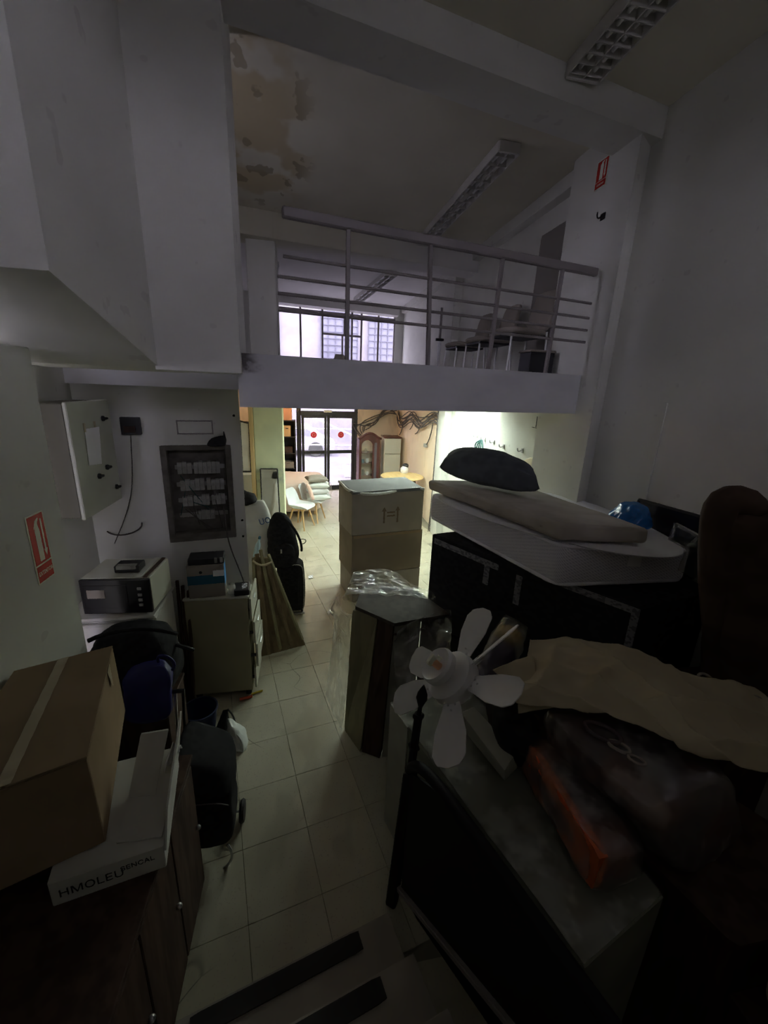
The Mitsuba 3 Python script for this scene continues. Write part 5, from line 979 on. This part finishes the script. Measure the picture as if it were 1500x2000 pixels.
for a, b in (((2.55, 1.95, 2.02), (2.56, 2.36, 2.06)), ((2.56, 2.36, 2.06), (2.53, 2.34, 1.80)), ((2.55, 1.95, 2.02), (2.53, 1.93, 1.80)), ((2.55, 2.16, 2.035), (2.53, 2.28, 1.82))): part(pf2, 'bar', bar(a, b, 0.018, 0.022), SOCKET)
part(pf2, 'film', fix(opensheet(patch([[(2.545, 1.94, 2.03), (2.52, 1.93, 1.78)], [(2.55, 2.15, 2.045), (2.50, 2.15, 1.78)], [(2.555, 2.37, 2.07), (2.525, 2.36, 1.78)]], 20, 20, 0.012, 12, 3), 22, 22)), FILM, smooth=True)
for k, (x, y, z) in enumerate(((1.95, 1.45, 1.50), (2.10, 1.30, 1.47), (2.02, 1.22, 1.42))):
    single('cord_loop', tube(curve([(x, y, z), (x + 0.05, y + 0.03, z + 0.05), (x + 0.10, y + 0.01, z + 0.02), (x + 0.06, y - 0.05, z), (x - 0.02, y - 0.02, z + 0.01), (x + 0.12, y - 0.09, z + 0.0)], 30), 0.007, 6), CARDGREY,
           ('pale cord loop at the foot of the brown sofa, the highest', 'pale cord loop at the foot of the brown sofa, by the right edge', 'pale cord loop at the edge of the cream cloth')[k], 'cord', smooth=True)
# ================================================================ UNDER THE MEZZANINE, FAR END
bd = thing('sheeted_table', 'long table covered with a blush white sheet before the street door', 'table')
tb = [(-1.75, 9.15, 0.0), (0.30, 9.30, 0.0), (0.42, 10.9, 0.0), (-1.75, 10.8, 0.0)]
part(bd, 'sheet', soft([(-1.78, 9.10, 0.10), (0.30, 9.22, 0.10), (0.50, 10.9, 0.10), (-1.78, 10.8, 0.10), (-1.75, 9.20, 0.78), (0.28, 9.34, 0.76), (0.42, 10.85, 0.76), (-1.75, 10.75, 0.78)], (30, 20, 10), 0.14, 0.02, 0.012, 4, 3), SHEET, smooth=True)
for x, y in ((-1.6, 9.3), (0.18, 9.45), (0.28, 10.7), (-1.6, 10.6)): part(bd, 'leg', bx(x - 0.03, y - 0.03, 0, x + 0.03, y + 0.03, 0.5, 0.004), LIGHTWOOD)

def shell_fn(u, v):
    """tub shell: u from the front lip over the seat up the back, v across"""
    s = [(-0.235, 0.445), (-0.20, 0.458), (-0.05, 0.440), (0.10, 0.435), (0.185, 0.47), (0.225, 0.58), (0.255, 0.72), (0.275, 0.82)]
    from scipy.interpolate import CubicSpline
    c = CubicSpline(np.linspace(0, 1, len(s)), np.array(s)); p = c(u)
    w = np.interp(u, [0, 0.1, 0.4, 0.6, 0.8, 0.93, 1.0], [0.17, 0.225, 0.245, 0.24, 0.225, 0.19, 0.13]); t = 2 * v - 1
    curl = 0.10 * np.abs(t) ** 2.6 * np.sin(np.pi * np.clip(u * 1.05, 0, 1)) ** 1.2
    x = w * t * (1 - 0.10 * np.abs(t) ** 3); y = p[..., 0] - curl * np.clip((u - 0.45) * 2.4, 0, 1); z = p[..., 1] + curl * np.clip(1.25 - u, 0, 1) * 1.1
    return np.stack([x, y, z], -1)
def tub_chair(x, y, rot, label):
    t = thing('tub_chair', label, 'chair', 'white tub chairs with beech legs')
    M = np.eye(4); c, s = math.cos(rot), math.sin(rot); M[:2, :2] = [[c, -s], [s, c]]; M[:3, 3] = (x, y, 0)
    part(t, 'shell', moved(sheet(shell_fn, 30, 20, 0.012), M), WHITESHELL, smooth=True)
    part(t, 'cushion', moved(soft(up([(-0.19, -0.20, 0.452), (0.19, -0.20, 0.452), (0.17, 0.14, 0.44), (-0.17, 0.14, 0.44)], 0.035), (12, 12, 4), 0.4, 0.1), M), WHITESHELL, smooth=True)
    for sx in (-1, 1):
        for sy in (-1, 1): part(t, 'leg', moved(tube([(sx * 0.12, sy * 0.11, 0.43), (sx * 0.215, sy * 0.205, 0.0)], [0.021, 0.012], 12), M), LIGHTWOOD, smooth=True)
    for a in ((-1, -1, 1, 1), (-1, 1, 1, -1)): part(t, 'cross_bar', moved(bar((a[0] * 0.13, a[1] * 0.12, 0.40), (a[2] * 0.13, a[3] * 0.12, 0.40), 0.03, 0.03), M), LIGHTWOOD)
    return t
tub_chair(-0.14, 8.52, 1.05, 'white tub chair with beech legs nearest the pillar mirror, empty seat')
tub_chair(0.12, 8.98, 1.15, 'white tub chair with beech legs loaded with white pillows, behind the empty one')
for k, (x, y, z, a, c) in enumerate(((0.24, 8.92, 0.50, 0.1, WHITEBAG), (0.22, 8.95, 0.63, 0.25, QUILT), (0.25, 8.96, 0.755, 0.0, WHITEBAG), (0.20, 8.98, 0.88, 0.2, CARDGREY))):
    t = thing('white_pillow', 'white pillow in the stack on the tub chair, %s' % ('lowest', 'second from the bottom', 'third from the bottom', 'topmost and greyish')[k], 'pillow', 'pillows stacked on a tub chair')
    ca, sa = math.cos(a), math.sin(a); w, d = (0.27, 0.21) if k == 0 else (0.23, 0.20)
    c4 = [A([x + ca * i * w - sa * j * d, y + sa * i * w + ca * j * d, z + 0.07]) for i, j in ((-1, -1), (1, -1), (1, 1), (-1, 1))]
    part(t, 'cover', pillow(c4, 0.15, (18, 16), 0.5, 0.008, 8, k), c, smooth=True)
pfb = thing('film_bag', 'clear crumpled plastic bag hanging at the corner of the sheeted table', 'plastic bag')
part(pfb, 'bag', soft([(0.28, 9.02, 0.50), (0.52, 9.05, 0.50), (0.56, 9.30, 0.50), (0.34, 9.30, 0.50), (0.30, 9.10, 0.84), (0.50, 9.12, 0.84), (0.54, 9.28, 0.80), (0.36, 9.28, 0.80)], (18, 14, 14), 0.4, 0.1, 0.05, 8, 3), FILM, smooth=True)
pcu = thing('pink_cushion', 'pinkish rolled cushion lying over the back of the empty tub chair', 'cushion')
part(pcu, 'roll', tube(curve([(0.0, 8.74, 0.88), (0.05, 8.70, 0.78), (0.09, 8.66, 0.66), (0.13, 8.62, 0.57)], 12), [0.03, .035, .04, .04, .04, .04, .04, .04, .04, .04, .035, .025], 12), PINKCLOTH, smooth=True)

mi_ = thing('standing_mirror', 'black framed mirror leaning on the green pillar', 'mirror')
c = [A([-0.85, 7.80, 0.28]), A([-0.52, 7.80, 0.28]), A([-0.55, 7.97, 1.36]), A([-0.86, 7.97, 1.36])]
part(mi_, 'glass', fix(hull(c + [p + A([0, 0.012, 0]) for p in c])), MIRRORM)
for i in range(4): part(mi_, 'frame', bar(c[i] - A([0, 0.006, 0]), c[(i + 1) % 4] - A([0, 0.006, 0]), 0.022, 0.022), BLACK)
mst = thing('box_stand', 'low grey box under the standing mirror', 'box')
part(mst, 'box', bx(-0.90, 7.60, 0, -0.46, 7.92, 0.265, 0.006), CARDGREY)
single('wooden_post', bx(-1.03, 7.98, 0, -0.955, 8.06, 2.74, 0.006), POSTWOOD, 'yellowish wooden post along the left edge of the green pillar', 'post')
df = thing('pale_picture', 'dark framed pale panel standing left of the wooden post', 'frame')
c = [A([-1.34, 9.0, 1.10]), A([-1.16, 9.0, 1.10]), A([-1.16, 9.04, 2.10]), A([-1.34, 9.04, 2.14])]
part(df, 'panel', fix(hull(c + [p + A([0, 0.01, 0]) for p in c])), WHITECARD)
for i in range(4): part(df, 'frame', bar(c[i] - A([0, 0.008, 0]), c[(i + 1) % 4] - A([0, 0.008, 0]), 0.03, 0.03), BLACK)
dfs = thing('low_cupboard', 'low pale cupboard under the dark framed panel', 'cupboard')
part(dfs, 'body', bx(-1.75, 8.75, 0, -1.10, 9.06, 1.08, 0.006), WOODCREAM); part(dfs, 'door', bx(-1.73, 8.735, 0.05, -1.12, 8.75, 1.05, 0.004), WOODCREAM)
blb = thing('black_pouch', 'small black pouch left of the pillar foot', 'pouch')
part(blb, 'pouch', soft([(-1.12, 8.35, 0.56), (-0.96, 8.35, 0.56), (-0.96, 8.50, 0.56), (-1.12, 8.50, 0.56), (-1.10, 8.38, 0.68), (-0.98, 8.38, 0.66), (-0.98, 8.48, 0.66), (-1.10, 8.48, 0.68)], (10, 10, 8), 0.6, 0.1, 0.02, 12, 1), BLACKCLOTH, smooth=True)
bls = thing('small_stool', 'pale stool carrying the black pouch', 'stool')
part(bls, 'seat', bx(-1.2, 8.3, 0.52, -0.97, 8.55, 0.56, 0.006), WOODCREAM)
for x in (-1.18, -0.99):
    for y in (8.32, 8.53): part(bls, 'leg', bx(x - 0.014, y - 0.014, 0, x + 0.014, y + 0.014, 0.52, 0.002), WOODCREAM)
sh = thing('black_shelving', 'black shelving unit between the green pillar and the street door', 'shelf')
X0, X1, Y0, Y1 = -0.66, -0.29, 10.98, 11.35
for x in (X0, X1): part(sh, 'side', bx(x - 0.012, Y0, 0, x + 0.012, Y1, 2.02, 0.003), BLACK)
part(sh, 'back', bx(X0, Y1 - 0.012, 0, X1, Y1, 2.02, 0.002), BLACK)
for z in (0.78, 1.18, 1.60, 2.01): part(sh, 'board', bx(X0, Y0, z - 0.012, X1, Y1 - 0.012, z + 0.012, 0.002), BLACK)
for lab, x0_, x1_, z, h_, m_ in (('small brown carton on the upper shelf of the black shelving', -0.57, -0.40, 1.612, 0.27, LIGHTWOOD), ('dark box on the middle shelf of the black shelving', -0.60, -0.36, 1.192, 0.15, DARKWOOD), ('grey box on the low shelf of the black shelving', -0.62, -0.33, 0.792, 0.16, CARDGREY), ('reddish brown carton on top of the black shelving', -0.66, -0.36, 2.022, 0.42, mat('red_brown_card', (0.42, 0.22, 0.13), 0.8))):
    t = thing('shelf_box', lab, 'box', 'boxes on the black shelving'); part(t, 'body', bx(x0_, Y0 + 0.04, z, x1_, Y1 - 0.05, z + h_, 0.004), m_); part(t, 'slot', bx((x0_ + x1_) / 2 - 0.035, Y0 + 0.036, z + h_ * 0.72, (x0_ + x1_) / 2 + 0.035, Y0 + 0.042, z + h_ * 0.8, 0), DARKWOOD)
sh2 = thing('dark_bookcase', 'dark bookcase behind the wooden post', 'bookcase')
for x in (-1.55, -1.02): part(sh2, 'side', bx(x - 0.015, 10.95, 0, x + 0.015, 11.2, 1.95, 0.003), DARKWOOD)
part(sh2, 'back', bx(-1.55, 11.19, 0, -1.02, 11.2, 1.95, 0), DARKWOOD)
for z in (0.85, 1.25, 1.60, 1.94): part(sh2, 'board', bx(-1.55, 10.95, z - 0.015, -1.02, 11.19, z + 0.015, 0.003), DARKWOOD)
t = thing('shelf_box', 'small tan box in the dark bookcase behind the wooden post', 'box'); part(t, 'body', bx(-1.32, 11.0, 1.265, -1.08, 11.15, 1.42, 0.004), CARD); part(t, 'lid', bx(-1.33, 10.99, 1.40, -1.07, 11.16, 1.43, 0.003), CARD)

# display cabinet with an arched glass door
dc_ = thing('display_cabinet', 'mahogany display cabinet with an arched glass door right of the street door', 'cabinet')
CX = frame3((1.42, 11.35, 0), (1, 0.05, 0), (0, 0, 1))
def arch(w0, w1, z0, zs, r): return [(w0, z0), (w1, z0), (w1, zs)] + [(w0 + (w1 - w0) * (1 - t), zs + r * math.sin(math.pi * t) ** 0.8) for t in np.linspace(0.06, 0.94, 12)] + [(w0, zs)]
Mf = np.eye(4); Mf[:3, 0], Mf[:3, 1], Mf[:3, 2] = (1, 0, 0), (0, 0, 1), (0, -1, 0)
outer, inner = Polygon(arch(0.0, 0.58, 0.02, 1.52, 0.16)), Polygon(arch(0.07, 0.38, 0.12, 1.40, 0.12))
def cabm(m): return moved(moved(m, Mf), CX)
part(dc_, 'front', cabm(prism(outer.difference(inner), 0.025)), REDWOOD)
part(dc_, 'pane', cabm(prism(inner, 0.005)), PANE)
part(dc_, 'moulding', moved(tube(curve([moved(trimesh.Trimesh([[x, 0, z]], []), np.eye(4)).vertices[0] + A([0, -0.03, 0]) for x, z in ((-0.02, 1.55), (0.10, 1.63), (0.29, 1.71), (0.48, 1.63), (0.62, 1.55))], 20), 0.028, 8), CX), REDWOOD, smooth=True)
part(dc_, 'back', moved(bx(0, 0.34, 0.02, 0.58, 0.36, 1.55, 0), CX), PEACH)
for x in (0.0, 0.565): part(dc_, 'side', moved(bx(x, 0, 0.02, x + 0.015, 0.35, 1.55, 0.002), CX), REDWOOD)
for z in (0.10, 0.50, 0.85, 1.15): part(dc_, 'shelf', moved(bx(0.015, 0.02, z, 0.565, 0.34, z + 0.012, 0.002), CX), REDWOOD)
part(dc_, 'side_pane', moved(bx(0.43, -0.03, 0.12, 0.50, -0.026, 1.45, 0), CX), FACADEWIN)
for k, (x, z, h_, m_) in enumerate(((0.15, 0.512, 0.16, BLACK), (0.26, 0.862, 0.12, WHITESHELL), (0.14, 0.862, 0.10, TEAL), (0.22, 1.162, 0.10, CARDGREY), (0.27, 0.512, 0.10, WHITESHELL))):
    t = thing('keepsake', 'small %s behind the glass of the display cabinet' % ('black vase on the second shelf', 'white bowl on the third shelf', 'teal cup on the third shelf', 'grey dish on the top shelf', 'white cup on the second shelf')[k], 'ornament')
    put(t + '__body', moved(lathe([(0, 0), (0.035, 0), (0.05, h_ * 0.5), (0.04, h_), (0.034, h_), (0.043, h_ * 0.5), (0.03, 0.008), (0, 0.008)], 18), np.array(CX) @ np.array([[1, 0, 0, x], [0, 1, 0, 0.14], [0, 0, 1, z], [0, 0, 0, 1.0]])), m_, 40)
frg = thing('white_fridge', 'cream two door fridge beside the display cabinet', 'fridge')
part(frg, 'body', bx(2.12, 11.30, 0.04, 2.58, 11.80, 1.58, 0.015), WOODCREAM); part(frg, 'top_door', bx(2.12, 11.255, 1.16, 2.58, 11.295, 1.58, 0.012), WOODCREAM); part(frg, 'lower_door', bx(2.12, 11.255, 0.06, 2.58, 11.295, 1.145, 0.012), WOODCREAM)
part(frg, 'dark_cap', bx(2.10, 11.25, 1.585, 2.60, 11.82, 1.615, 0.005), REDWOOD)
rt_ = thing('round_table', 'round light wood table under the cable bundle', 'table')
part(rt_, 'top', lathe([(0, 0.945), (0.49, 0.945), (0.50, 0.955), (0.50, 0.965), (0.49, 0.972), (0, 0.972)], 56, frame3((2.17, 9.20, 0.0), (1, 0, 0), (0, 0, 1))), TABLEWOOD, smooth=30)
for a in (0.8, 2.3, 3.9, 5.4): part(rt_, 'leg', tube([(2.17 + 0.36 * math.cos(a), 9.20 + 0.36 * math.sin(a), 0.945), (2.17 + 0.42 * math.cos(a), 9.20 + 0.42 * math.sin(a), 0)], 0.025, 10), DARKWOOD)
gd = thing('white_pet_bowl', 'small white object with a black cap behind the round table', 'object')
part(gd, 'body', lathe([(0, 0), (0.09, 0), (0.10, 0.10), (0.05, 0.16), (0, 0.16)], 20, frame3((2.30, 9.55, 0.973), (1, 0, 0), (0, 0, 1))), WHITESHELL, smooth=True); part(gd, 'cap', trimesh.creation.icosphere(2, 0.075).apply_scale([1, 1, 0.8]).apply_translation([2.33, 9.57, 1.14]), BLACK, smooth=True)
# cable bundle along the top of the peach wall
cbx = thing('cable_bundle', 'bundle of loose grey cables hanging along the top of the peach wall', 'cables')
for k in range(9):
    dz, dx = rng.uniform(-0.10, 0.09), rng.uniform(0.03, 0.13); w_ = rng.uniform(-0.07, 0.07, 6)
    part(cbx, 'cable', tube(curve([(XR - dx, 12.0, 2.22 + dz), (XR - dx - 0.02, 11.2 + 3 * w_[0], 2.06 + dz + w_[1]), (XR - dx, 10.3 + 3 * w_[2], 2.26 + dz + w_[3]), (XR - dx - 0.02, 9.5 + 3 * w_[4], 2.16 + dz + w_[5]), (XR - dx, 8.75, 2.34 + dz + w_[0]), (XR - dx, 8.08, 2.32 + dz)], 40), 0.012, 6), CABLE, smooth=True)
for k in range(6):
    x0_, z0_ = 2.55 - 0.15 * k, 2.25 + rng.uniform(-0.08, 0.05)
    part(cbx, 'cable', tube(curve([(2.58, 12.05, z0_), (2.2, 12.02, 2.30 - 0.03 * k), (2.0 - 0.08 * k, 11.98, 2.05 - 0.10 * (k % 3)), (1.85 - 0.1 * k, 11.93, 1.86 + 0.05 * (k % 2)), (1.66 - 0.03 * k, 11.9, 1.74 - 0.04 * k)], 30), 0.014, 6), CABLE, smooth=True)
for k, (y, z, l) in enumerate(((11.4, 2.02, 0.40), (9.6, 2.10, 0.25), (8.6, 2.25, 0.55), (10.2, 2.2, 0.3))):
    part(cbx, 'tail', tube(curve([(XR - 0.06, y, z), (XR - 0.05, y + 0.15, z - l * 0.5), (XR - 0.05, y + 0.45, z - l)], 10), 0.012, 6), CABLE)
part(cbx, 'plug', bx(XR - 0.09, 9.0, 1.66, XR - 0.03, 9.12, 1.74, 0.004), SOCKET)
for k, dx in enumerate((0.02, 0.05)):
    single('drop_cable', tube(curve([(2.56 - dx, 7.98 - 0.1 * k, 2.60), (2.55 - dx, 7.95 - 0.1 * k, 1.9), (2.54 - dx, 7.93 - 0.1 * k, 1.1), (2.54 - dx, 7.9, 0.05)], 24), 0.010, 6), CABLE, ('dark cable dropping down the pilaster, the left of two', 'dark cable dropping down the pilaster, the right of two')[1 - k], 'cable', smooth=True)
# hooks on the white wall
for k, (y, z) in enumerate(((6.32, 2.22), (6.02, 2.21), (5.70, 2.21), (5.38, 2.19), (4.86, 2.21))):
    t = thing('coat_hook', 'small grey hook on the white wall, %s from the pilaster' % ('first', 'second', 'third', 'fourth', 'fifth')[k], 'hook', 'hooks on the white wall')
    part(t, 'plate', bx(XR - 0.012, y - 0.022, z - 0.03, XR, y + 0.022, z + 0.03, 0.003), SOCKET); part(t, 'prong', tube(curve([(XR - 0.01, y, z + 0.01), (XR - 0.06, y, z - 0.01), (XR - 0.075, y, z + 0.03)], 8), 0.007), STEEL)
gc = thing('green_lead', 'dark green lead bunched on the second hook of the white wall', 'lead')
for k in range(5): part(gc, 'strand', tube(curve([(XR - 0.055, 6.02, 2.20), (XR - 0.06 - 0.01 * k, 6.05 + 0.05 * (k - 2), 2.10), (XR - 0.05, 6.02 + 0.03 * (k - 2), 1.94 + 0.03 * (k % 3))], 12), 0.011, 6), GREENROPE, smooth=True)
ob_ = thing('outlet_cover', 'pale square cover plate with a dark slot high on the white wall', 'cover plate')
part(ob_, 'plate', bx(XR - 0.008, 4.42, 2.52, XR, 4.70, 2.66, 0.003), WALL); part(ob_, 'slot', bx(XR - 0.011, 4.60, 2.53, XR - 0.006, 4.615, 2.65, 0), RUBBER); part(ob_, 'rim', bx(XR - 0.011, 4.42, 2.515, XR - 0.004, 4.70, 2.522, 0), RUBBER)
vr = thing('round_board', 'round cream table top leaning on the white wall behind the pillow', 'table top')
part(vr, 'disc', lathe([(0, 0), (0.40, 0), (0.41, 0.008), (0.41, 0.02), (0.40, 0.028), (0, 0.028)], 48, frame3((2.60, 4.42, 1.78), (0, 1, 0), (-1, 0, 0.12))), TABLEWOOD if False else mat('cream_top', (0.66, 0.60, 0.40), 0.5), smooth=30)
vrs = thing('tall_carton', 'tall plain carton by the white wall under the round top', 'carton')
part(vrs, 'body', bx(2.44, 4.15, 0, 2.68, 4.70, 1.36, 0.006), CARD); part(vrs, 'lid', bx(2.435, 4.145, 1.36, 2.685, 4.705, 1.372, 0.003), CARD)
